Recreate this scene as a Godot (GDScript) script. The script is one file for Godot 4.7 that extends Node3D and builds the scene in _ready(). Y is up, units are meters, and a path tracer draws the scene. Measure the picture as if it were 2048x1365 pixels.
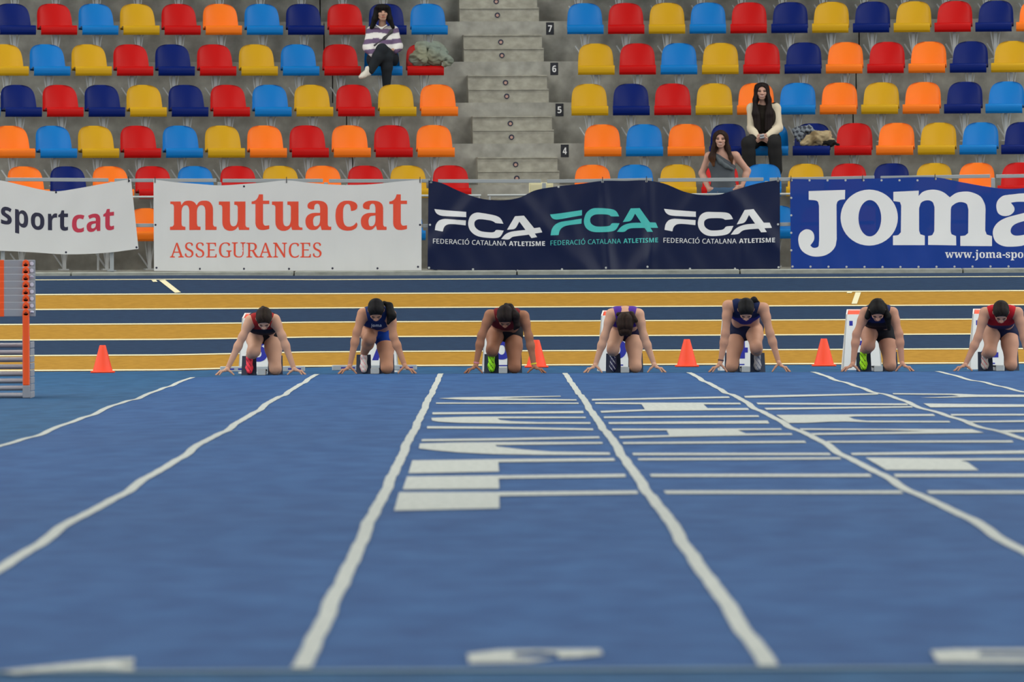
extends Node3D

const FOC := 18270.0          # focal length in pixels of the 2048 x 1365 frame
const CAM_H := 1.045
const CAM_Z := 90.0
const BANK_Z0 := -6.9
const LANE_W := 1.08
const BANK_PX := [732.6, 703.0, 673.3, 643.6, 615.3, 586.9, 558.4, 550.4]
const ARC_X := 1.6            # the stand bends round this axis
const ARC_R := 26.0
const FENCE_Z := -15.0
const ROW_PX := [537.0, 452.0, 370.0, 287.5, 205.5, 123.5, 43.0, -39.0]
const ROW_Z0 := -17.4
const TREAD := 0.8

var cam_t := Transform3D()
var bank_h: Array[float] = []
var used := {}
var head_cache := {}
var cap_cache := {}
var M := {}
var rng := RandomNumberGenerator.new()

# ------------------------------------------------------------------ helpers
func numbered(called: String) -> String:
	var n: int = used.get(called, 0)
	used[called] = n + 1
	return called if n == 0 else "%s_%03d" % [called, n]

func thing(called: String, label: String, category: String, at := Vector3.ZERO, turn := 0.0, group := "") -> Node3D:
	var o := Node3D.new()
	o.name = numbered(called)
	add_child(o)
	o.position = at
	o.rotation.y = turn
	tag(o, label, category, group)
	return o

func tag(o: Node, label: String, category: String, group := "", kind := "") -> void:
	if label: o.set_meta("label", label)
	if category: o.set_meta("category", category)
	if group: o.set_meta("group", group)
	if kind: o.set_meta("kind", kind)

func structure(called: String, label: String, category: String) -> Node3D:
	var o := thing(called, label, category)
	o.set_meta("kind", "structure")
	return o

func part(called: String, mesh: Mesh, mat: Material, parent: Node, xf := Transform3D()) -> MeshInstance3D:
	var o := MeshInstance3D.new()
	o.name = called
	o.mesh = mesh
	if mat: o.material_override = mat
	o.transform = xf
	parent.add_child(o, true)
	return o

func mat(name_: String, c: Color, rough := 0.6, metal := 0.0, spec := 0.5) -> StandardMaterial3D:
	var m := StandardMaterial3D.new()
	m.resource_name = name_
	m.albedo_color = c
	m.roughness = rough
	m.metallic = metal
	m.metallic_specular = spec
	M[name_] = m
	return m

func noise_tex(freq: float, lo: Color, hi: Color, sd := 1, size := 512, mid := -1.0) -> NoiseTexture2D:
	var n := FastNoiseLite.new()
	n.seed = sd
	n.frequency = freq
	n.fractal_octaves = 5
	var t := NoiseTexture2D.new()
	t.width = size
	t.height = size
	t.seamless = true
	t.noise = n
	var g := Gradient.new()
	g.set_color(0, lo)
	g.set_color(1, hi)
	if mid >= 0.0:
		g.add_point(mid, lo.lerp(hi, 0.5))
	t.color_ramp = g
	return t

func triplanar(m: StandardMaterial3D, tex: Texture2D, sc: Vector3) -> void:
	m.albedo_texture = tex
	m.uv1_triplanar = true
	m.uv1_world_triplanar = true
	m.uv1_scale = sc

func ray(px: float, py: float) -> Vector3:
	return cam_t.basis * Vector3((px - 1024.0) / FOC, -(py - 682.5) / FOC, -1.0)

func pz(px: float, py: float, z: float) -> Vector3:      # where the line of sight of a pixel meets a plane across the hall
	var d := ray(px, py)
	return cam_t.origin + d * ((z - cam_t.origin.z) / d.z)

func dip(x: float) -> float:
	return -0.035 * smoothstep(1.7, 3.6, -x)

func ground(x: float, z: float) -> float:               # the slightly uneven floor
	var far := clampf((z + 1.0) / 8.0, 0.0, 1.0) * clampf((68.0 - z) / 6.0, 0.0, 1.0)
	var w := 0.0052 * sin(z * 0.74 + 0.6 + 0.05 * x) + 0.0032 * sin(z * 1.53 + 2.0 - 0.1 * x) + 0.0045 * sin(z * 0.37 + 1.0 + 0.11 * x)
	return w * far + dip(x) * clampf((60.0 - z) / 30.0, 0.0, 1.0)

func pg(px: float, py: float) -> Vector3:
	var d := ray(px, py)
	var p := cam_t.origin + d * (-cam_t.origin.y / d.y)
	for k in 30:
		var h := ground(p.x, p.z)
		var q := cam_t.origin + d * ((h - cam_t.origin.y) / d.y)
		p = p.lerp(q, 0.5)
	return p

func bank_at(x: float, z: float) -> float:
	var u := clampf((BANK_Z0 - z) / LANE_W, 0.0, 6.999)
	var i := int(u)
	return lerpf(bank_h[i], bank_h[i + 1], u - i) + dip(x) * (1.0 - minf(u, 6.0) * 0.226)

func pbank(px: float, py: float) -> Vector3:
	var a := BANK_Z0
	var b := BANK_Z0 - LANE_W * 7.0
	for k in 30:
		var m := (a + b) * 0.5
		var p := pz(px, py, m)
		if p.y > bank_at(p.x, m): a = m
		else: b = m
	return pz(px, py, a)

# quads and boxes in a SurfaceTool -------------------------------------------------
func begin() -> SurfaceTool:
	var st := SurfaceTool.new()
	st.begin(Mesh.PRIMITIVE_TRIANGLES)
	return st

func done(st: SurfaceTool) -> ArrayMesh:
	st.generate_normals()
	return st.commit()

func quad(st: SurfaceTool, a: Vector3, b: Vector3, c: Vector3, d: Vector3, sg := -1) -> void:   # a b c d clockwise seen from the front
	st.set_smooth_group(sg)
	for p in [a, b, c, a, c, d]: st.add_vertex(p)

func hexa(st: SurfaceTool, lo: Array, hi: Array) -> void:   # four corners below, four above, both counter-clockwise from above
	quad(st, hi[0], hi[3], hi[2], hi[1])
	quad(st, lo[0], lo[1], lo[2], lo[3])
	for k in 4:
		var n := (k + 1) % 4
		quad(st, lo[k], hi[k], hi[n], lo[n])

func box_into(st: SurfaceTool, at: Vector3, size: Vector3, xf := Transform3D(), bevel := 0.0) -> void:
	var h := size * 0.5
	if bevel <= 0.0:
		var lo := []
		var hi := []
		for s in [Vector2(-1, 1), Vector2(1, 1), Vector2(1, -1), Vector2(-1, -1)]:
			lo.append(xf * (at + Vector3(s.x * h.x, -h.y, s.y * h.z)))
			hi.append(xf * (at + Vector3(s.x * h.x, h.y, s.y * h.z)))
		hexa(st, lo, hi)
		return
	var b := minf(bevel, minf(h.x, minf(h.y, h.z)) * 0.9)
	var rings := [[-h.y, b], [-h.y + b, 0.0], [h.y - b, 0.0], [h.y, b]]
	var loops := []
	for r in rings:
		var hx: float = h.x - r[1]
		var hz: float = h.z - r[1]
		var l := []
		for c in [Vector2(hx, hz - b), Vector2(hx, -hz + b), Vector2(hx - b, -hz), Vector2(-hx + b, -hz), Vector2(-hx, -hz + b), Vector2(-hx, hz - b), Vector2(-hx + b, hz), Vector2(hx - b, hz)]:
			l.append(xf * (at + Vector3(c.x, r[0], c.y)))
		loops.append(l)
	for k in 3:
		for i in 8:
			var j := (i + 1) % 8
			quad(st, loops[k][i], loops[k + 1][i], loops[k + 1][j], loops[k][j])
	for i in range(1, 7):
		st.set_smooth_group(-1)
		for p in [loops[3][0], loops[3][i + 1], loops[3][i]]: st.add_vertex(p)
		for p in [loops[0][0], loops[0][i], loops[0][i + 1]]: st.add_vertex(p)

func box_mesh(size: Vector3, bevel := 0.0, at := Vector3.ZERO) -> ArrayMesh:
	var st := begin()
	box_into(st, at, size, Transform3D(), bevel)
	return done(st)

func tube_into(st: SurfaceTool, a: Vector3, b: Vector3, r0: float, r1: float, sides := 10, caps := true) -> void:
	var d := (b - a).normalized()
	var u := d.cross(Vector3.UP if absf(d.y) < 0.9 else Vector3.RIGHT).normalized()
	var v := d.cross(u)
	var la := []
	var lb := []
	for i in sides:
		var t := TAU * i / sides
		var o := u * cos(t) + v * sin(t)
		la.append(a + o * r0)
		lb.append(b + o * r1)
	for i in sides:
		var j := (i + 1) % sides
		quad(st, la[i], lb[i], lb[j], la[j], 1)
	if caps:
		st.set_smooth_group(-1)
		for i in range(1, sides - 1):
			for p in [la[0], la[i], la[i + 1]]: st.add_vertex(p)
			for p in [lb[0], lb[i + 1], lb[i]]: st.add_vertex(p)

func tube_mesh(a: Vector3, b: Vector3, r0: float, r1: float, sides := 10) -> ArrayMesh:
	var st := begin()
	tube_into(st, a, b, r0, r1, sides)
	return done(st)

func lathe(profile: Array, sides := 24) -> ArrayMesh:      # profile of (radius, height), from below to above
	var st := begin()
	for k in profile.size() - 1:
		var p: Vector2 = profile[k]
		var q: Vector2 = profile[k + 1]
		for i in sides:
			var a := TAU * i / sides
			var b := TAU * (i + 1) / sides
			quad(st, Vector3(cos(b) * p.x, p.y, sin(b) * p.x), Vector3(cos(b) * q.x, q.y, sin(b) * q.x), Vector3(cos(a) * q.x, q.y, sin(a) * q.x), Vector3(cos(a) * p.x, p.y, sin(a) * p.x), k)
	return done(st)

func sheet(rows: Array, thick: Vector3) -> ArrayMesh:      # grid of points [row][column], front first, closed behind by an offset
	var st := begin()
	var nr := rows.size()
	var nc: int = rows[0].size()
	for r in nr - 1:
		for c in nc - 1:
			quad(st, rows[r][c], rows[r][c + 1], rows[r + 1][c + 1], rows[r + 1][c], 1)
			quad(st, rows[r][c] + thick, rows[r + 1][c] + thick, rows[r + 1][c + 1] + thick, rows[r][c + 1] + thick, 2)
	for r in nr - 1:
		quad(st, rows[r][0], rows[r + 1][0], rows[r + 1][0] + thick, rows[r][0] + thick)
		quad(st, rows[r][nc - 1], rows[r][nc - 1] + thick, rows[r + 1][nc - 1] + thick, rows[r + 1][nc - 1])
	for c in nc - 1:
		quad(st, rows[0][c], rows[0][c] + thick, rows[0][c + 1] + thick, rows[0][c + 1])
		quad(st, rows[nr - 1][c], rows[nr - 1][c + 1], rows[nr - 1][c + 1] + thick, rows[nr - 1][c] + thick)
	return done(st)

# flat lettering and shapes laid on a surface: triangles in a plane, cut small, then placed
func tri_split(tris: Array, longest: float) -> Array:
	var out := []
	var todo := tris.duplicate()
	while todo.size():
		var t: Array = todo.pop_back()
		var l := [t[0].distance_to(t[1]), t[1].distance_to(t[2]), t[2].distance_to(t[0])]
		var k := 0
		if l[1] > l[k]: k = 1
		if l[2] > l[k]: k = 2
		if l[k] <= longest:
			out.append(t)
			continue
		var a: Vector2 = t[k]
		var b: Vector2 = t[(k + 1) % 3]
		var c: Vector2 = t[(k + 2) % 3]
		var m := (a + b) * 0.5
		todo.append([a, m, c])
		todo.append([m, b, c])
	return out

func poly_tris(poly: PackedVector2Array) -> Array:
	var ix := Geometry2D.triangulate_polygon(poly)
	var out := []
	for k in range(0, ix.size(), 3):
		out.append([poly[ix[k]], poly[ix[k + 1]], poly[ix[k + 2]]])
	return out

func rounded(poly: PackedVector2Array) -> PackedVector2Array:      # curves through the points where an outline turns gently
	var n := poly.size()
	var soft := []
	for i in n:
		var a := (poly[i] - poly[(i + n - 1) % n]).normalized()
		var b := (poly[(i + 1) % n] - poly[i]).normalized()
		soft.append(a.dot(b) > 0.62)
	var out := PackedVector2Array()
	for i in n:
		var p1 := poly[i]
		var p2 := poly[(i + 1) % n]
		out.append(p1)
		if not (soft[i] or soft[(i + 1) % n]): continue
		var p0 := poly[(i + n - 1) % n] if soft[i] else p1 * 2.0 - p2
		var p3 := poly[(i + 2) % n] if soft[(i + 1) % n] else p2 * 2.0 - p1
		var l := p1.distance_to(p2)
		if p0.distance_to(p1) > 4.0 * l or p2.distance_to(p3) > 4.0 * l or l > 30.0: continue
		for k in [0.25, 0.5, 0.75]:
			out.append(p1.cubic_interpolate(p2, p0, p3, k))
	return out

func ring_tris(outer: PackedVector2Array, inner: PackedVector2Array) -> Array:     # same number of points
	var out := []
	var n := outer.size()
	for i in n:
		var j := (i + 1) % n
		out.append([outer[i], outer[j], inner[j]])
		out.append([outer[i], inner[j], inner[i]])
	return out

func holed(outer: PackedVector2Array, hole: PackedVector2Array) -> PackedVector2Array:
	var best := 1e9
	var bi := 0
	var bj := 0
	for i in outer.size():
		for j in hole.size():
			var d := outer[i].distance_to(hole[j])
			if d < best:
				best = d
				bi = i
				bj = j
	if Geometry2D.is_polygon_clockwise(outer) == Geometry2D.is_polygon_clockwise(hole):
		hole.reverse()
		bj = hole.size() - 1 - bj
	var out := PackedVector2Array()
	for i in range(0, bi + 1): out.append(outer[i])
	for j in hole.size() + 1:
		var p := hole[(bj + j) % hole.size()]
		out.append(p + (Vector2(0.06, 0.06) if j == hole.size() else Vector2.ZERO))
	for i in range(bi, outer.size()): out.append(outer[i] + (Vector2(0.06, 0.06) if i == bi else Vector2.ZERO))
	return out

func text_tris(text: String, font: String, bold: bool, box: Rect2, ref := "") -> Array:
	# letters fitted to a box in pixels: its left, right and the top and bottom of the inked shape (of ref, if given)
	var f := SystemFont.new()
	f.font_names = PackedStringArray([font])
	f.font_weight = 700 if bold else 400
	var tm := TextMesh.new()
	tm.font = f
	tm.text = text
	tm.font_size = 64
	tm.pixel_size = 0.01
	tm.depth = 0.0
	tm.curve_step = 1.0
	var arr := tm.surface_get_arrays(0)
	var v: PackedVector3Array = arr[Mesh.ARRAY_VERTEX]
	var ix: PackedInt32Array = arr[Mesh.ARRAY_INDEX] if arr[Mesh.ARRAY_INDEX] != null else PackedInt32Array()
	var lo := Vector2(1e9, 1e9)
	var hi := -lo
	for p in v:
		lo = lo.min(Vector2(p.x, p.y))
		hi = hi.max(Vector2(p.x, p.y))
	var out := []
	var count := ix.size() if ix.size() else v.size()
	for k in range(0, count, 3):
		var t := []
		for j in 3:
			var p: Vector3 = v[ix[k + j]] if ix.size() else v[k + j]
			t.append(Vector2(box.position.x + (p.x - lo.x) / (hi.x - lo.x) * box.size.x, box.position.y + (hi.y - p.y) / (hi.y - lo.y) * box.size.y))
		out.append(t)
	return out

func laid(tris: Array, place: Callable, longest := 12.0, toward := Vector3(0, 0, 1)) -> ArrayMesh:
	var st := begin()
	for t in tri_split(tris, longest):
		var a: Vector3 = place.call(t[0])
		var b: Vector3 = place.call(t[1])
		var c: Vector3 = place.call(t[2])
		if (c - a).cross(b - a).dot(toward) < 0.0:
			var s := b
			b = c
			c = s
		st.set_smooth_group(1)
		st.add_vertex(a)
		st.add_vertex(b)
		st.add_vertex(c)
	return done(st)

# ------------------------------------------------------------------ smooth bodies
# bones: [a, b, radius at a, radius at b]; a fifth entry "cut" carves
func net(bones: Array, k: float, cell: float, planes: Array = []) -> Dictionary:
	var lo := Vector3(1e9, 1e9, 1e9)
	var hi := -lo
	for b in bones:
		if b.size() > 4: continue
		var e: Vector3 = Vector3.ONE * maxf(b[2], b[3])
		lo = lo.min(b[0] - e).min(b[1] - e)
		hi = hi.max(b[0] + e).max(b[1] + e)
	lo -= Vector3.ONE * cell * 3.0
	hi += Vector3.ONE * cell * 3.0
	var nx := int(ceil((hi.x - lo.x) / cell)) + 1
	var ny := int(ceil((hi.y - lo.y) / cell)) + 1
	var nz := int(ceil((hi.z - lo.z) / cell)) + 1
	var f := PackedFloat32Array()
	f.resize(nx * ny * nz)
	f.fill(1.0)
	var nxy := nx * ny
	var r0 := PackedInt32Array()
	r0.resize(ny * nz)
	r0.fill(nx)
	var r1 := PackedInt32Array()
	r1.resize(ny * nz)
	r1.fill(-1)
	for b in bones:
		var a: Vector3 = b[0]
		var ab: Vector3 = b[1] - a
		var l2 := maxf(ab.length_squared(), 1e-9)
		var ra: float = b[2]
		var dr: float = b[3] - ra
		var cut: bool = b.size() > 4
		var m := maxf(b[2], b[3]) + k * 0.5 + cell * 2.0
		var p0: Vector3 = (a.min(b[1]) - Vector3.ONE * m - lo) / cell
		var p1: Vector3 = (a.max(b[1]) + Vector3.ONE * m - lo) / cell
		var x0 := maxi(0, int(p0.x))
		var x1 := mini(nx - 1, int(p1.x) + 1)
		for z in range(maxi(0, int(p0.z)), mini(nz - 1, int(p1.z) + 1) + 1):
			for y in range(maxi(0, int(p0.y)), mini(ny - 1, int(p1.y) + 1) + 1):
				var i := z * nxy + y * nx + x0
				var ri := z * ny + y
				if x0 < r0[ri]: r0[ri] = x0
				if x1 > r1[ri]: r1[ri] = x1
				var pa := lo + Vector3(x0, y, z) * cell - a
				for x in range(x0, x1 + 1):
					var t := clampf(pa.dot(ab) / l2, 0.0, 1.0)
					var d := (pa - ab * t).length() - ra - dr * t
					pa.x += cell
					if cut:
						if -d > f[i]: f[i] = -d
					elif d < m:
						var o := f[i]
						var h := k - absf(o - d)
						if h > 0.0: f[i] = minf(o, d) - h * h / k * 0.25
						elif d < o: f[i] = d
					i += 1
	if planes.size():
		var i := 0
		for z in nz:
			for y in ny:
				var p := lo + Vector3(0, y, z) * cell
				for x in nx:
					if f[i] < 0.9:
						for q in planes:
							var d: float = q[0].dot(p) - q[1]
							if d > f[i]: f[i] = d
					p.x += cell
					i += 1
	var ids := PackedInt32Array()
	ids.resize(nx * ny * nz)
	ids.fill(-1)
	var v := PackedVector3Array()
	var n := PackedVector3Array()
	var ix := PackedInt32Array()
	var off := [0, 1, nx, nx + 1, nxy, nxy + 1, nxy + nx, nxy + nx + 1]
	var edges := [[0, 1], [2, 3], [4, 5], [6, 7], [0, 2], [1, 3], [4, 6], [5, 7], [0, 4], [1, 5], [2, 6], [3, 7]]
	for z in nz - 1:
		for y in ny - 1:
			var ri := z * ny + y
			var xs := maxi(0, mini(r0[ri], r0[ri + 1]) - 1)
			var xe := mini(nx - 1, maxi(r1[ri], r1[ri + 1]) + 1)
			var i := z * nxy + y * nx + xs - 1
			for x in range(xs, xe):
				i += 1
				var s := int(f[i] < 0.0) + int(f[i + 1] < 0.0) + int(f[i + nx] < 0.0) + int(f[i + nx + 1] < 0.0) + int(f[i + nxy] < 0.0) + int(f[i + nxy + 1] < 0.0) + int(f[i + nxy + nx] < 0.0) + int(f[i + nxy + nx + 1] < 0.0)
				if s == 0 or s == 8: continue
				var sum := Vector3.ZERO
				var c := 0
				for e in edges:
					var ea: int = e[0]
					var eb: int = e[1]
					var fa := f[i + off[ea]]
					var fb := f[i + off[eb]]
					if (fa < 0.0) != (fb < 0.0):
						var t := fa / (fa - fb)
						sum += Vector3(ea & 1, (ea >> 1) & 1, ea >> 2).lerp(Vector3(eb & 1, (eb >> 1) & 1, eb >> 2), t)
						c += 1
				ids[i] = v.size()
				v.append(lo + (Vector3(x, y, z) + sum / c) * cell)
				var g := Vector3(f[i + 1] - f[i] + f[i + nx + 1] - f[i + nx] + f[i + nxy + 1] - f[i + nxy] + f[i + nxy + nx + 1] - f[i + nxy + nx],
					f[i + nx] - f[i] + f[i + nx + 1] - f[i + 1] + f[i + nxy + nx] - f[i + nxy] + f[i + nxy + nx + 1] - f[i + nxy + 1],
					f[i + nxy] - f[i] + f[i + nxy + 1] - f[i + 1] + f[i + nxy + nx] - f[i + nx] + f[i + nxy + nx + 1] - f[i + nx + 1])
				n.append(g.normalized())
	for z in range(1, nz - 1):
		for y in range(1, ny - 1):
			var ri := z * ny + y
			var xs := maxi(1, r0[ri] - 1)
			var i := z * nxy + y * nx + xs - 1
			for x in range(xs, mini(nx - 1, r1[ri] + 1)):
				i += 1
				var s := f[i] < 0.0
				for ax in 3:
					var st_: int = [1, nx, nxy][ax]
					if s == (f[i + st_] < 0.0): continue
					var u: int = [nx, nxy, 1][ax]
					var w: int = [nxy, 1, nx][ax]
					var q := [ids[i], ids[i - u], ids[i - u - w], ids[i - w]]
					if q[0] < 0 or q[1] < 0 or q[2] < 0 or q[3] < 0: continue
					# clockwise from outside
					if s: ix.append_array([q[0], q[2], q[1], q[0], q[3], q[2]])
					else: ix.append_array([q[0], q[1], q[2], q[0], q[2], q[3]])
	return {"v": v, "n": n, "i": ix}

func join(nets: Array, color: Callable) -> ArrayMesh:
	var v := PackedVector3Array()
	var n := PackedVector3Array()
	var ix := PackedInt32Array()
	var c := PackedColorArray()
	for d in nets:
		var o := v.size()
		var xf: Transform3D = d.get("xf", Transform3D())
		var cf: Callable = d.get("color", color)
		for k in d.v.size():
			v.append(xf * d.v[k])
			n.append((xf.basis * d.n[k]).normalized())
			if cf.is_valid(): c.append(cf.call(d.v[k]))
			elif color.is_valid(): c.append(Color.WHITE)
		for k in d.i: ix.append(k + o)
	var arr := []
	arr.resize(Mesh.ARRAY_MAX)
	arr[Mesh.ARRAY_VERTEX] = v
	arr[Mesh.ARRAY_NORMAL] = n
	arr[Mesh.ARRAY_INDEX] = ix
	if c.size(): arr[Mesh.ARRAY_COLOR] = c
	var m := ArrayMesh.new()
	m.add_surface_from_arrays(Mesh.PRIMITIVE_TRIANGLES, arr)
	return m

func field(bones: Array, k: float, p: Vector3) -> float:
	var o := 1.0
	for b in bones:
		var ab: Vector3 = b[1] - b[0]
		var t := clampf((p - b[0]).dot(ab) / maxf(ab.length_squared(), 1e-9), 0.0, 1.0)
		var d: float = (p - b[0] - ab * t).length() - lerpf(b[2], b[3], t)
		var h := maxf(k - absf(o - d), 0.0)
		o = minf(o, d) - h * h / k * 0.25
	return o

func fatter(bones: Array, by: float) -> Array:
	var out := []
	for b in bones: out.append([b[0], b[1], b[2] + by, b[3] + by])
	return out

# ------------------------------------------------------------------ people
func hand_bones(w: Vector3, kn: Vector3, across: Vector3, bend: Vector3, tips: Array, thumb: Vector3, sc := 1.0) -> Array:
	# wrist, middle of the knuckles, unit vector across the palm, way the finger joints stand out, four finger tips, thumb tip
	var out := []
	for i in 4:
		var o := across * (i - 1.5) * 0.019 * sc
		var base := kn + o
		out.append([w + o * 0.55, base, 0.017 * sc, 0.0125 * sc])
		var tip: Vector3 = tips[i]
		var mid := base.lerp(tip, 0.52) + bend * 0.014 * sc
		out.append([base, mid, 0.0095 * sc, 0.0088 * sc])
		out.append([mid, tip, 0.0088 * sc, 0.0072 * sc])
	var tb := w.lerp(kn, 0.35) - across * 0.026 * sc * signf((w.lerp(kn, 0.35) - thumb).dot(across) + 1e-6)
	var tm := tb.lerp(thumb, 0.55) + bend * 0.006
	out.append([w.lerp(kn, 0.12), tb, 0.017 * sc, 0.014 * sc])
	out.append([tb, tm, 0.0125 * sc, 0.0105 * sc])
	out.append([tm, thumb, 0.0105 * sc, 0.008 * sc])
	return out

func relaxed_hand(w: Vector3, dir: Vector3, across: Vector3, palm: Vector3, curl := 0.5, sc := 1.0) -> Array:
	# hand that goes on from the wrist along dir, fingers curling towards palm; the thumb lies on the side of across
	var kn := w + dir * 0.085 * sc
	var tips := []
	for i in 4:
		var l: float = [0.068, 0.078, 0.074, 0.058][i] * sc
		tips.append(kn + across * (1.5 - i) * 0.021 * sc + dir * l * (1.0 - 0.45 * curl) + palm * l * curl)
	var thumb := w + dir * 0.075 * sc + across * 0.055 * sc + palm * 0.03 * sc
	return hand_bones(w, kn, -across, -palm, tips, thumb, sc)

func head_bones() -> Array:
	return [
		[Vector3(0, 0.030, 0.012), Vector3(0, 0.024, -0.028), 0.072, 0.075],
		[Vector3(0, -0.008, 0.032), Vector3(0, -0.062, 0.040), 0.057, 0.037],
		[Vector3(-0.044, -0.045, 0.005), Vector3(-0.012, -0.083, 0.055), 0.022, 0.019],
		[Vector3(0.044, -0.045, 0.005), Vector3(0.012, -0.083, 0.055), 0.022, 0.019],
		[Vector3(-0.03, -0.022, 0.058), Vector3(-0.026, -0.035, 0.058), 0.026, 0.024],
		[Vector3(0.03, -0.022, 0.058), Vector3(0.026, -0.035, 0.058), 0.026, 0.024],
		[Vector3(0, 0.004, 0.086), Vector3(0, -0.024, 0.104), 0.008, 0.0105],
		[Vector3(-0.011, -0.028, 0.094), Vector3(0.011, -0.028, 0.094), 0.008, 0.008],
		[Vector3(-0.034, 0.017, 0.073), Vector3(0.034, 0.017, 0.073), 0.012, 0.012],
		[Vector3(-0.017, -0.054, 0.077), Vector3(0.017, -0.054, 0.077), 0.0075, 0.0075],
		[Vector3(-0.015, -0.061, 0.076), Vector3(0.015, -0.061, 0.076), 0.008, 0.008],
		[Vector3(-0.075, 0.0, -0.008), Vector3(-0.076, -0.028, -0.004), 0.013, 0.009],
		[Vector3(0.075, 0.0, -0.008), Vector3(0.076, -0.028, -0.004), 0.013, 0.009],
	]

func head_color(skin: Color, smile: bool) -> Callable:
	return func(p: Vector3) -> Color:
		var a := absf(p.x)
		if p.z > 0.05:
			if a > 0.016 and a < 0.047 and absf(p.y - 0.0035) < 0.0065: return Color(0.03, 0.018, 0.014)
			if a > 0.013 and a < 0.05 and absf(p.y - 0.021 + absf(a - 0.03) * 0.2) < 0.0045: return Color(0.04, 0.022, 0.015)
			var bow := a * a * (18.0 if smile else 3.0)
			if smile and a < 0.02 and absf(p.y + 0.057 - bow) < 0.0035: return Color(0.75, 0.7, 0.65)
			if a < (0.026 if smile else 0.02) and absf(p.y + 0.057 - bow) < 0.0085: return Color(skin.r * 0.75, skin.g * 0.45, skin.b * 0.45)
		return skin

func head_net(xf: Transform3D, skin: Color, smile := false) -> Dictionary:
	if head_cache.is_empty(): head_cache = net(head_bones(), 0.016, 0.005)
	var d := head_cache.duplicate()
	d.xf = xf
	d.color = head_color(skin, smile)
	return d

func head_xf(at: Vector3, face: Vector3, crown: Vector3, sc := 1.0) -> Transform3D:
	var z := face.normalized()
	var x := crown.cross(z).normalized()
	var y := z.cross(x).normalized()
	return Transform3D(Basis(x, y, z).scaled_local(Vector3.ONE * sc), at)

func hair_cap(loose := 0.0) -> Array:
	return [
		[Vector3(0, 0.034, 0.016), Vector3(0, 0.026, -0.034), 0.078 + loose, 0.082 + loose],
		[Vector3(0, 0.0, -0.04), Vector3(0, -0.045, -0.045), 0.066 + loose, 0.05 + loose],
		[Vector3(-0.06, 0.01, -0.005), Vector3(-0.06, -0.03, -0.02), 0.022 + loose, 0.018 + loose],
		[Vector3(0.06, 0.01, -0.005), Vector3(0.06, -0.03, -0.02), 0.022 + loose, 0.018 + loose],
	]

func vcol(name_: String, rough := 0.55) -> StandardMaterial3D:
	if M.has(name_): return M[name_]
	var m := mat(name_, Color.WHITE, rough, 0.0, 0.25)
	m.vertex_color_use_as_albedo = true
	return m

func one(c: Color) -> Callable:
	return func(_p: Vector3) -> Color: return c

func rel(list: Array, o: Vector3) -> Array:
	var out := []
	for b in list:
		var c: Array = b.duplicate()
		c[0] = b[0] - o
		c[1] = b[1] - o
		out.append(c)
	return out

func shoe_bones(heel: Vector3, toe: Vector3, up: Vector3) -> Array:
	var side := (toe - heel).cross(up).normalized()
	var ball := heel.lerp(toe, 0.68)
	return [
		[heel, ball, 0.031, 0.032],
		[ball - side * 0.012, toe - side * 0.008, 0.028, 0.022],
		[ball + side * 0.012, toe + side * 0.004, 0.028, 0.022],
		[heel + up * 0.035, ball + up * 0.012, 0.03, 0.028],
		[heel, heel + up * 0.055, 0.03, 0.033],
	]

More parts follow.
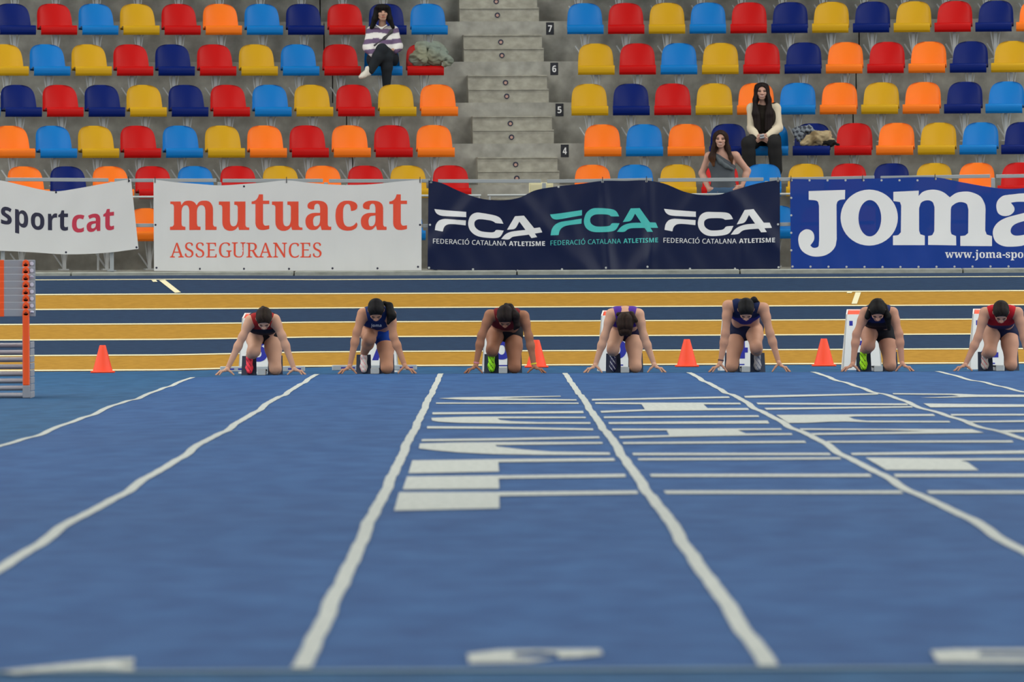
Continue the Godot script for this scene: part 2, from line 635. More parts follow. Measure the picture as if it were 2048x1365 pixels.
func runner(d: Dictionary) -> void:
	var base := pz(d.cx, d.base, 0.0)
	base.y = ground(base.x, 0.0)
	base.z = 0.0
	var o := thing("person", d.label, "person", base, 0.0, "athletes on their marks")
	var g := func(px: float, py: float, z: float) -> Vector3: return pz(px, py, z) - base
	var skin: Color = d.skin
	var sl: Vector3 = g.call(d.sh[0] + 7.0, d.sh[1] + 10.0, -0.10)
	var sr: Vector3 = g.call(d.sh[2] - 7.0, d.sh[3] + 10.0, -0.10)
	var el: Vector3 = g.call(d.el[0], d.el[1], -0.07)
	var er: Vector3 = g.call(d.el[2], d.el[3], -0.07)
	var wl: Vector3 = g.call(d.wr[0], d.wr[1], -0.06)
	var wr: Vector3 = g.call(d.wr[2], d.wr[3], -0.06)
	var mid := (sl + sr) * 0.5
	var hx: float = g.call((d.hip[0] + d.hip[1]) * 0.5, d.base, -0.58).x
	var side: float = d.front                 # -1: the leg to the viewer's left is the front one
	var neck := mid + Vector3(0, 0.028, 0.01)
	var chest := mid + Vector3(0, -0.03, -0.12)
	var hipc := Vector3(hx, 0.455, -0.60)
	var waist := hipc.lerp(chest, 0.45) + Vector3(0, -0.005, 0)
	var hip_f := Vector3(hx + side * 0.085, 0.44, -0.58)
	var hip_k := Vector3(hx - side * 0.085, 0.43, -0.57)
	var knee_f: Vector3 = g.call(d.knee[0], d.knee[1], -0.22)
	var shoe_c: Vector3 = g.call(d.shoe[0], d.shoe[1], -0.45)
	var heel_f := Vector3(shoe_c.x, shoe_c.y + 0.055, -0.52)
	var toe_f := Vector3(shoe_c.x, maxf(0.035, shoe_c.y - 0.065), -0.43)
	var ank_f := heel_f + Vector3(0, 0.05, 0.015)
	var knee_k: Vector3 = g.call(d.kneel[0], d.kneel[1], -0.33)
	knee_k.y = 0.06
	var ank_k := Vector3(lerpf(knee_k.x, hx - side * 0.09, 0.6), 0.12, -0.76)
	var head_c: Vector3 = g.call(d.head[0], d.head[1], 0.03)
	var pitch: float = deg_to_rad(d.pitch)
	var tilt: float = d.get("tilt", 0.0)
	var hxf := head_xf(head_c, Vector3(tilt, -sin(pitch), cos(pitch)), Vector3(0, cos(pitch), sin(pitch)), 0.97)
	# the body
	var torso := []
	for s in [-1.0, 1.0]:
		torso.append([hipc + Vector3(s * 0.062, 0, 0), waist + Vector3(s * 0.05, 0, 0), 0.098, 0.078])
		torso.append([waist + Vector3(s * 0.05, 0, 0), chest + Vector3(s * 0.07, 0, 0), 0.078, 0.088])
		torso.append([chest + Vector3(s * 0.07, 0, 0), mid + Vector3(s * 0.06, -0.005, -0.02), 0.088, 0.06])
	var body := torso.duplicate()
	torso.append([hipc, chest, 0.082, 0.088])
	torso.append([chest, mid + Vector3(0, -0.01, -0.02), 0.088, 0.058])
	body.append_array(torso.slice(6))
	body.append([neck + Vector3(0, -0.01, -0.02), sl, 0.05, 0.05])
	body.append([neck + Vector3(0, -0.01, -0.02), sr, 0.05, 0.05])
	body.append([neck + Vector3(0, -0.005, -0.02), head_c + hxf.basis * Vector3(0, -0.03, -0.035), 0.05, 0.048])
	for a in [[sl, el, wl], [sr, er, wr]]:
		body.append([a[0], a[0].lerp(a[1], 0.35), 0.05, 0.044])
		body.append([a[0].lerp(a[1], 0.35), a[1], 0.044, 0.036])
		body.append([a[1], a[1].lerp(a[2], 0.3), 0.037, 0.037])
		body.append([a[1].lerp(a[2], 0.3), a[2], 0.037, 0.0245])
	var legs := [
		[hip_f, hip_f.lerp(knee_f, 0.4), 0.092, 0.08], [hip_f.lerp(knee_f, 0.4), knee_f, 0.08, 0.056],
		[knee_f, knee_f.lerp(ank_f, 0.35), 0.053, 0.056], [knee_f.lerp(ank_f, 0.35), ank_f, 0.054, 0.036],
		[hip_k, hip_k.lerp(knee_k, 0.45), 0.092, 0.082], [hip_k.lerp(knee_k, 0.45), knee_k, 0.082, 0.056],
		[knee_k, knee_k.lerp(ank_k, 0.35), 0.053, 0.055], [knee_k.lerp(ank_k, 0.35), ank_k, 0.054, 0.036],
	]
	body.append_array(legs)
	var nets := [net(body, 0.035, 0.012)]
	for a in [[wl, -1.0], [wr, 1.0]]:
		var w: Vector3 = a[0]
		var s: float = a[1]
		var kn := Vector3(w.x + s * 0.028, maxf(0.05, w.y * 0.62), w.z + 0.012)
		var tips := []
		for i in 4:
			tips.append(Vector3(w.x + s * [0.078, 0.108, 0.116, 0.098][i], 0.009, w.z + [0.062, 0.038, 0.006, -0.026][i]))
		nets.append(net(hand_bones(w, kn, Vector3(0.15 * s, 0, -1), Vector3(0, 1, 0), tips, Vector3(w.x - s * 0.062, 0.01, w.z + 0.035)), 0.012, 0.0045))
	nets.append(head_net(hxf, skin))
	part("body", join(nets, one(skin)), vcol("skin", 0.5), o)
	# clothes
	var up_bones := []
	for s in [-1.0, 1.0]:
		up_bones.append([hipc.lerp(chest, d.get("hem", 0.55)) + Vector3(s * 0.05, 0, 0), chest + Vector3(s * 0.07, 0, 0), 0.078, 0.088])
		up_bones.append([chest + Vector3(s * 0.07, 0, 0), mid + Vector3(s * 0.06, -0.005, -0.02), 0.088, 0.062])
		up_bones.append([neck + Vector3(s * 0.05, -0.01, -0.03), neck.lerp(sl if s < 0 else sr, d.get("strap", 0.5)) + Vector3(0, 0.002, -0.005), 0.05, 0.058])
	up_bones.append([hipc.lerp(chest, d.get("hem", 0.55)), chest, 0.086, 0.09])
	up_bones.append([chest, mid + Vector3(0, -0.01, -0.02), 0.09, 0.058])
	up_bones.append([mid + Vector3(-0.085, 0.02, -0.085), mid + Vector3(0.085, 0.02, -0.085), 0.052, 0.052])
	var ca: Color = d.top[0]
	var cb: Color = d.top[1]
	var edge: float = d.get("edge", 0.66)
	var axis := (mid - hipc)
	var top := part("singlet", join([net(fatter(up_bones, 0.006), 0.03, 0.01)], func(p: Vector3) -> Color:
		var t: float = (p - hipc).dot(axis) / axis.length_squared()
		return ca if t - (p.y - mid.y) * 0.25 > edge else cb), vcol("sports_cloth", 0.7), o)
	if d.has("top_label"): top.set_meta("label", d.top_label)
	var low := [[hipc + Vector3(-0.062, 0, 0), waist + Vector3(-0.045, 0, 0), 0.098, 0.078], [hipc + Vector3(0.062, 0, 0), waist + Vector3(0.045, 0, 0), 0.098, 0.078], [hipc, waist, 0.085, 0.085], [waist + Vector3(0, -0.03, 0.0), hipc + Vector3(0, -0.10, 0.10), 0.06, 0.04],
		[hip_f, hip_f.lerp(knee_f, d.get("brief", 0.05)), 0.092, 0.09], [hip_k, hip_k.lerp(knee_k, d.get("brief", 0.05) + 0.12), 0.092, 0.09], [hipc + Vector3(0, -0.05, 0.03), hipc + Vector3(0, -0.085, 0.03), 0.06, 0.05]]
	part("briefs", join([net(fatter(low, 0.006), 0.03, 0.01)], one(d.low)), vcol("sports_cloth", 0.7), o)
	# shoes
	var toe_k := Vector3(ank_k.x, 0.04, -0.84)
	for a in [[heel_f, toe_f, Vector3(0, 0.45, 0.9).normalized(), 0], [Vector3(ank_k.x, 0.13, -0.80), toe_k, Vector3(0, 0.5, -0.85).normalized(), 1]]:
		var sc: Color = d.shoes
		var sb: Color = d.shoes2
		var h: Vector3 = a[0]
		var sh := part("running_shoe", join([net(shoe_bones(a[0], a[1], a[2]), 0.015, 0.006)], func(p: Vector3) -> Color:
			var q := p - h
			return sb if absf(fmod(absf(q.y * 18.0 + q.x * 26.0 + 9.0), 1.0) - 0.5) < 0.09 and q.x * side > -0.02 else sc), vcol("shoe_cloth", 0.5), o)
		sh.set_meta("label", d.shoe_label)
	# hair
	var hb := hair_cap()
	hb.append([Vector3(0, 0.002, 0.112), Vector3(0, -0.13, 0.09), 0.066, 0.085, 1])
	if cap_cache.is_empty(): cap_cache = net(hb, 0.02, 0.006)
	var hn := cap_cache.duplicate()
	hn.xf = hxf
	var tails := []
	for t in d.tail:
		tails.append([g.call(t[0], t[1], t[2]), g.call(t[3], t[4], t[5]), t[6], t[7]])
	var hnets := [hn]
	if tails.size(): hnets.append(net(tails, 0.02, 0.007))
	var hc: Color = d.hair
	var hair := part("hair", join(hnets, func(p: Vector3) -> Color:
		return hc * (1.0 + 0.35 * sin(p.x * 900.0 + sin(p.y * 160.0) * 1.5))), vcol("hair_strands", 0.62), o)
	hair.set_meta("label", d.hair_label)
	if d.has("text"):
		var all := fatter(up_bones, 0.0065)
		part("print", laid(text_tris(d.text, "Droid Sans", true, Rect2(d.text_at[0], d.text_at[1], d.text_at[2], d.text_at[3])), func(q: Vector2) -> Vector3:
			var p := Vector3.ZERO
			var z := 0.12
			while z > -0.5:
				p = g.call(q.x, q.y, z)
				if field(all, 0.03, p) < 0.0025: break
				z -= 0.004
			return p + Vector3(0, 0, 0.003), 4.0), M.print_white, o)
	for b in d.get("bands", []):
		var w: Vector3 = wl if b[0] < 0 else wr
		var e: Vector3 = el if b[0] < 0 else er
		var at := w.lerp(e, 0.07)
		var m := begin()
		var dir := (e - w).normalized()
		tube_into(m, at - dir * 0.007, at + dir * 0.007, 0.029, 0.03, 16)
		var bm := part("wristband", done(m), M[b[1]], o)
		bm.set_meta("label", b[2])

func starting_block(cx: float, front: float, shoe_x: float, knee_x: float, label: String, bar: bool) -> void:
	var at := pz(cx, 745.0, -0.6)
	at.y = ground(at.x, -0.6)
	var o := thing("starting_block", label, "starting block", Vector3(at.x, at.y, 0), 0.0, "starting blocks behind the line")
	var st := begin()
	box_into(st, Vector3(0, 0.022, -0.62), Vector3(0.075, 0.044, 0.85), Transform3D(), 0.006)
	box_into(st, Vector3(0, 0.03, -0.205), Vector3(0.085, 0.06, 0.03), Transform3D(), 0.006)
	part("rail", done(st), M.aluminium, o)
	for k in 9:
		var t := part("rail_notch", box_mesh(Vector3(0.082, 0.014, 0.018)), M.dark_metal, o, Transform3D(Basis(), Vector3(0, 0.046, -0.32 - k * 0.07)))
		t.set_meta("label", "dark notch in the rail")
	for a in [[shoe_x, -0.56, 0.19], [knee_x, -0.92, 0.19]]:
		var x: float = pz(a[0], 735.0, a[1]).x - at.x
		var z: float = a[1]
		var pst := begin()
		var lo := [Vector3(x - 0.075, 0.0, z + 0.13), Vector3(x + 0.075, 0.0, z + 0.13), Vector3(x + 0.075, 0.0, z + 0.09), Vector3(x - 0.075, 0.0, z + 0.09)]
		var hi := [Vector3(x - 0.07, a[2], z + 0.0), Vector3(x + 0.07, a[2], z + 0.0), Vector3(x + 0.07, a[2], z - 0.035), Vector3(x - 0.07, a[2], z - 0.035)]
		hexa(pst, lo, hi)
		var p := part("foot_pad", done(pst), M.pad, o)
		part("pad_bracket", tube_mesh(Vector3(x, 0.15, z - 0.03), Vector3(x, 0.03, z - 0.16), 0.012, 0.012), M.aluminium, p)
	if bar:
		var bst := begin()
		box_into(bst, Vector3(-0.02, 0.05, -1.5), Vector3(0.85, 0.055, 0.07), Transform3D(), 0.006)
		part("timing_bar", done(bst), M.pale_metal, o)
		for s in [-0.33, -0.24, 0.26, 0.34]:
			part("bar_mark", box_mesh(Vector3(0.05, 0.014, 0.004)), M.number_blue, o, Transform3D(Basis(), Vector3(s, 0.05, -1.464)))

func lane_marker(cx: float, digit: String, label: String) -> void:
	var at := pz(cx, 735.0, -2.2)
	at.y = ground(at.x, -2.2)
	var o := thing("lane_marker", label, "lane marker", at, 0.0, "lane marker boxes behind the runners")
	var wall := func(sx: float, sy: float) -> Vector3:            # outline of the front wall
		return Vector3(sx * lerpf(0.2, 0.16, sy), sy * 0.56, 0.2 - 0.06 * sy)
	var back_top := 0.61
	var fl: Array = [wall.call(-1, 0), wall.call(1, 0), wall.call(1, 1), wall.call(-1, 1)]
	var bl := [Vector3(-0.2, 0, -0.2), Vector3(0.2, 0, -0.2), Vector3(0.14, back_top, -0.15), Vector3(-0.14, back_top, -0.15)]
	var t := 0.012
	var st := begin()
	# four walls with thickness
	hexa(st, [fl[0], fl[1], fl[1] - Vector3(0, 0, t), fl[0] - Vector3(0, 0, t)], [fl[3], fl[2], fl[2] - Vector3(0, 0, t), fl[3] - Vector3(0, 0, t)])
	hexa(st, [bl[0] + Vector3(0, 0, t), bl[1] + Vector3(0, 0, t), bl[1], bl[0]], [bl[3] + Vector3(0, 0, t), bl[2] + Vector3(0, 0, t), bl[2], bl[3]])
	hexa(st, [fl[0], fl[0] + Vector3(t, 0, 0), bl[0] + Vector3(t, 0, 0), bl[0]], [fl[3], fl[3] + Vector3(t, 0, 0), bl[3] + Vector3(t, 0, 0), bl[3]])
	hexa(st, [fl[1] - Vector3(t, 0, 0), fl[1], bl[1], bl[1] - Vector3(t, 0, 0)], [fl[2] - Vector3(t, 0, 0), fl[2], bl[2], bl[2] - Vector3(t, 0, 0)])
	part("housing", done(st), M.marker_white, o)
	var ist := begin()
	hexa(ist, [Vector3(-0.152, 0.46, 0.115), Vector3(0.152, 0.46, 0.115), Vector3(0.13, 0.46, -0.135), Vector3(-0.13, 0.46, -0.135)], [Vector3(-0.142, 0.545, 0.115), Vector3(0.142, 0.545, 0.115), Vector3(0.124, 0.598, -0.135), Vector3(-0.124, 0.598, -0.135)])
	var ins := part("inner_lining", done(ist), M.cone, o)
	ins.set_meta("label", "orange inside of the open top")
	var num := part("lane_number", laid(text_tris(digit, "Droid Sans", true, Rect2(-0.095, -0.42, 0.19, 0.30)), func(q: Vector2) -> Vector3:
		var y := -q.y
		return Vector3(q.x, y, 0.2 - 0.06 * y / 0.56 + 0.003), 0.1), M.number_blue, o)
	num.set_meta("label", "blue lane number on the front")
	part("small_print", box_mesh(Vector3(0.12, 0.012, 0.002)), M.number_blue, o, Transform3D(Basis(Vector3.RIGHT, -0.113), Vector3(0, 0.06, 0.1955)))
	part("small_emblem", box_mesh(Vector3(0.035, 0.05, 0.002)), M.number_blue, o, Transform3D(Basis(Vector3.RIGHT, -0.113), Vector3(-0.11, 0.47, 0.149)))

func traffic_cone(px: float, py: float, label: String) -> void:
	var p := pz(px, py, -5.5)
	p.y = ground(p.x, -5.5)
	var o := thing("traffic_cone", label, "cone", p, 0.0, "orange cones behind the start line")
	part("cone_body", lathe([Vector2(0.112, 0.014), Vector2(0.104, 0.022), Vector2(0.034, 0.282), Vector2(0.031, 0.29), Vector2(0.024, 0.29), Vector2(0.022, 0.27)], 28), M.cone, o)
	part("base_plate", box_mesh(Vector3(0.25, 0.018, 0.25), 0.006, Vector3(0, 0.009, 0)), M.cone, o)

# ------------------------------------------------------------------ stands
func row_y(r: int) -> float:
	return pz(1000.0, ROW_PX[r], ROW_Z0 - TREAD * r).y

func arc_at(r: float, ang: float, dz := 0.0) -> Vector3:      # r: distance behind the first tread's edge; the stand bends round an axis in front of it
	var rad := ARC_R + r
	return Vector3(ARC_X + sin(ang) * (rad - dz), 0, ROW_Z0 + ARC_R - cos(ang) * (rad - dz))

func arc_angle(px: float, r: float, y: float) -> float:       # angle of the point of an arc seen in pixel column px
	var z := ROW_Z0 - r
	var ang := 0.0
	for k in 8:
		var d := ray(px, 682.5)
		var py := 682.5 - (y - CAM_H) / (CAM_Z - z) * FOC - 146.0
		d = ray(px, py)
		var x: float = cam_t.origin.x + d.x * ((z - cam_t.origin.z) / d.z)
		ang = asin(clampf((x - ARC_X) / (ARC_R + r), -1, 1))
		z = arc_at(r, ang).z
	return ang

func arc_block(st: SurfaceTool, r0: float, r1: float, y0: float, y1: float, a0: float, a1: float) -> void:
	var n := maxi(1, int(ceil((a1 - a0) / 0.03)))
	for k in n:
		var s := lerpf(a0, a1, float(k) / n)
		var e := lerpf(a0, a1, float(k + 1) / n)
		var p := [arc_at(r0, s), arc_at(r0, e), arc_at(r1, e), arc_at(r1, s)]
		var lo := []
		var hi := []
		for q in p:
			lo.append(q + Vector3(0, y0, 0))
			hi.append(q + Vector3(0, y1, 0))
		quad(st, hi[0], hi[3], hi[2], hi[1])
		quad(st, lo[0], lo[1], lo[2], lo[3])
		quad(st, lo[0], hi[0], hi[1], lo[1])
		quad(st, lo[2], hi[2], hi[3], lo[3])
		if k == 0: quad(st, lo[3], hi[3], hi[0], lo[0])
		if k == n - 1: quad(st, lo[1], hi[1], hi[2], lo[2])

func seat_back_mesh() -> ArrayMesh:
	var rows := []
	var nv := 18
	var nu := 14
	for i in nv + 1:
		var q := 1.0 - float(i) / nv
		var v := 0.42 * q / 0.4 if q < 0.4 else 0.42 + 0.572 * (1.0 - pow(1.0 - (q - 0.4) / 0.6, 2.6))
		var y := 0.385 + 0.312 * v
		var t := clampf((v - 0.42) / 0.58, 0.0, 1.0)
		var half := lerpf(0.210, 0.199, minf(1.0, v * 1.6)) * pow(maxf(0.0, 1.0 - pow(t, 2.9)), 1.0 / 2.9)
		var row := []
		for j in nu + 1:
			var u := -1.0 + 2.0 * j / nu
			var x := u * half
			row.append(Vector3(x, y - 0.002 * u * u * t, -0.135 - 0.085 * v - 0.02 * v * v + 0.052 * pow(absf(x) / 0.2, 2.2) * (1.0 - 0.35 * t) + 0.014 * pow(maxf(0.0, (absf(u) - 0.86) / 0.14), 2.0)))
		rows.append(row)
	return sheet(rows, Vector3(0, 0.0, -0.016))

func seat_pan_mesh() -> ArrayMesh:
	var rows := []
	var prof := [Vector2(-0.17, 0.425), Vector2(-0.10, 0.405), Vector2(0.0, 0.402), Vector2(0.10, 0.412), Vector2(0.165, 0.428), Vector2(0.192, 0.430), Vector2(0.207, 0.423), Vector2(0.214, 0.408), Vector2(0.215, 0.385), Vector2(0.213, 0.35), Vector2(0.209, 0.336), Vector2(0.196, 0.332)]
	for k in prof.size():
		var p: Vector2 = prof[k]
		var half := lerpf(0.195, 0.2125, clampf((p.x + 0.17) / 0.3, 0, 1))
		var row := []
		for j in 13:
			var u := -1.0 + j / 6.0
			var e := pow(absf(u), 4.0)
			row.append(Vector3(u * half, p.y + (0.012 * u * u if k < 4 else 0.0), p.x - 0.008 * e))
		rows.append(row)
	return sheet(rows, Vector3(0, -0.012, -0.006))

const SEATS := {
	# letters: n navy, r red, b light blue, y yellow, o orange; from the aisle outwards, first the side of the hurdles
	6: [[812.0, -81.8, "bnrnbyrobrn"], [1120.0, 81.5, "rbynroybrnyb"]],
	5: [[820.0, -82.7, "bnrnborybrn"], [1133.0, 82.0, "brybrnynyrno"]],
	4: [[812.0, -83.4, "rbrbyrnryby"], [1155.0, 83.0, "yrbyrnorony"]],
	3: [[840.0, -83.6, "oyrybrnynrnb"], [1142.0, 83.2, "ynryoboyonb"]],
	2: [[833.0, -84.3, "ororoybryb" + "o"], [1168.0, 83.8, "obonbnroybn"]],
	1: [[866.0, -84.7, "ryroyrbro" + "nob"], [1149.0, 85.0, "obyrbyrnyor"]],
	0: [[859.0, -85.1, "rbyronyobrybo"], [1175.0, 85.3, "yorybrobyno"]],
}
const ROW_SAY := {6: "in row above plaque seven", 5: "level with plaque seven", 4: "level with plaque six", 3: "level with plaque five", 2: "level with plaque four", 1: "crossed by banner rail", 0: "in lowest row behind banners"}
const COLOR_SAY := {"n": "navy", "r": "red", "b": "light blue", "y": "yellow", "o": "orange"}
const NTH := ["first", "second", "third", "fourth", "fifth", "sixth", "seventh", "eighth", "ninth", "tenth", "eleventh", "twelfth", "thirteenth"]

func seat_at(r: int, left_px: float) -> Transform3D:
	var c := left_px + 37.0
	var y := row_y(r)
	var ang := arc_angle(c, TREAD * r + 0.3, y + 0.4)
	var p := arc_at(TREAD * r + 0.32, ang)
	return Transform3D(Basis(Vector3.UP, -ang).scaled_local(Vector3.ONE * 1.045), Vector3(p.x, y, p.z))

func build_seats() -> void:
	var back := seat_back_mesh()
	var pan := seat_pan_mesh()
	var post := begin()
	box_into(post, Vector3(0, 0.17, -0.03), Vector3(0.04, 0.34, 0.03), Transform3D(), 0.004)
	box_into(post, Vector3(0, 0.375, -0.02), Vector3(0.16, 0.02, 0.2))
	box_into(post, Vector3(0, 0.008, -0.07), Vector3(0.1, 0.016, 0.12))
	var post_m := done(post)
	var br := begin()
	for s in [-1.0, 1.0]:
		tube_into(br, Vector3(s * 0.055, 0.335, -0.01), Vector3(s * 0.012, 0.06, -0.04), 0.008, 0.008, 6)
	var brace_m := done(br)
	var arm := tube_mesh(Vector3(-0.11, 0.19, -0.12), Vector3(0.0, 0.02, -0.06), 0.009, 0.012, 6)
	for r in SEATS:
		for s in 2:
			var e: Array = SEATS[r][s]
			var letters: String = e[2]
			for k in letters.length():
				var c := letters[k]
				var label := "%s seat %s, %s from aisle stairs, %s" % [COLOR_SAY[c], ROW_SAY[r], NTH[k], "hurdle side" if s == 0 else "side opposite hurdles"]
				var xf := seat_at(r, e[0] + e[1] * k)
				var o := thing("stadium_seat", label, "seat", xf.origin, 0.0, "plastic seats of the stand")
				o.basis = xf.basis
				part("backrest", back, M["seat_" + c], o)
				part("seat_pan", pan, M["seat_" + c], o)
				part("post", post_m, M.galvanised, o)
				part("bracket", brace_m, M.galvanised, o)
				part("brace", arm, M.galvanised, o)

func build_stand() -> void:
	var o := structure("grandstand", "grey concrete terraces of the curved stand", "grandstand")
	var y7 := row_y(7)
	var a_l := arc_angle(-160.0, 0.0, 1.0)
	var a_r := arc_angle(2210.0, 0.0, 1.0)
	for r in 8:
		var top := row_y(r)
		var low := row_y(r - 1) if r > 0 else 0.86
		var jl: float = [720.0, 718.0, 712.0, 705.0, 693.0, 665.0, 648.0, 640.0][r]
		var jr: float = [1690.0, 1692.0, 1696.0, 1700.0, 1706.0, 1712.0, 1718.0, 1722.0][r]
		var cuts := [a_l, arc_angle(jl, TREAD * r, top), arc_angle(jr, TREAD * r, top), a_r]
		for k in 3:
			var st := begin()
			var g0: float = cuts[k] + (0.00025 if k > 0 else 0.0)
			var g1: float = cuts[k + 1] - (0.00025 if k < 2 else 0.0)
			arc_block(st, TREAD * r, TREAD * (r + 1) + 0.12, low - 0.12, top, g0, g1)
			part("terrace_panel", done(st), M.concrete, o)
	# stairs in the aisle
	for r in range(0, 8):
		var top := row_y(r)
		var low := row_y(r - 1) if r > 0 else 0.86
		var rise := (top - low) / 3.0
		var am := arc_angle([1052.0, 1046.0, 1040.0, 1032.5, 1022.0, 1012.5, 1003.0, 994.0][r], TREAD * r, top)
		if r == 0: continue
		for s in 2:
			var st := begin()
			var w := 0.485 + 0.012 * (1 - s)
			var rr := TREAD * r
			var ha := w / (ARC_R + rr)
			var yt := low + rise * (s + 1)
			arc_block(st, rr - 0.27 * (2 - s), rr - 0.27 * (1 - s) if s == 0 else rr, low if s == 0 else low + 0.0, yt, am - ha, am + ha)
			var step := part("aisle_step", done(st), M.concrete_light, o)
			var ns := begin()
			arc_block(ns, rr - 0.27 * (2 - s) - 0.014, rr - 0.27 * (2 - s) + 0.03, yt - 0.014, yt + 0.002, am - ha, am + ha)
			part("step_nosing", done(ns), M.concrete_light, step)
			var ang := am - 0.02 / ARC_R
			var p := arc_at(rr - 0.27 * (2 - s) - 0.002, ang) + Vector3(0, yt - rise * 0.52, 0)
			var lt := begin()
			for q in 16:
				var t0 := TAU * q / 16.0
				var t1 := TAU * (q + 1) / 16.0
				quad(lt, Vector3(cos(t0) * 0.021, sin(t0) * 0.021, 0.006), Vector3(cos(t0) * 0.033, sin(t0) * 0.033, 0.004), Vector3(cos(t1) * 0.033, sin(t1) * 0.033, 0.004), Vector3(cos(t1) * 0.021, sin(t1) * 0.021, 0.006), 1)
			tube_into(lt, Vector3(0, 0, -0.01), Vector3(0, 0, 0.004), 0.033, 0.033, 16)
			var ring := part("step_light_ring", done(lt), M.ring_navy, step, Transform3D(Basis(Vector3.UP, -ang), p))
			ring.set_meta("label", "round navy step light")
			var ln := begin()
			tube_into(ln, p + Vector3(0, -0.004, 0.003), p + Vector3(0, -0.004, 0.007), 0.019, 0.017, 14)
			part("step_light_lens", done(ln), M.lens_pink, step)
	# row number plates
	for a in [["7", 1100.0, 58.5, 6], ["6", 1108.5, 138.5, 5], ["5", 1119.0, 220.5, 4], ["4", 1129.5, 303.0, 3]]:
		var r: int = a[3]
		var y := row_y(r) - 15.5 / 172.0
		var ang := arc_angle(a[1], TREAD * r, y)
		var at := arc_at(TREAD * r - 0.003, ang) + Vector3(0, y, 0)
		var pl := thing("row_number_plate", "black plate with white number %s on riser beside aisle stairs" % {"7": "seven", "6": "six", "5": "five", "4": "four"}[a[0]], "number plate", at, -ang, "row number plates beside the aisle")
		part("plate", box_mesh(Vector3(0.096, 0.152, 0.006), 0.002), M.plate_black, pl)
		part("digit", laid(text_tris(a[0], "Droid Sans", true, Rect2(-0.024, -0.041, 0.048, 0.082)), func(q: Vector2) -> Vector3: return Vector3(q.x, -q.y, 0.0045), 0.05), M.print_white, pl)

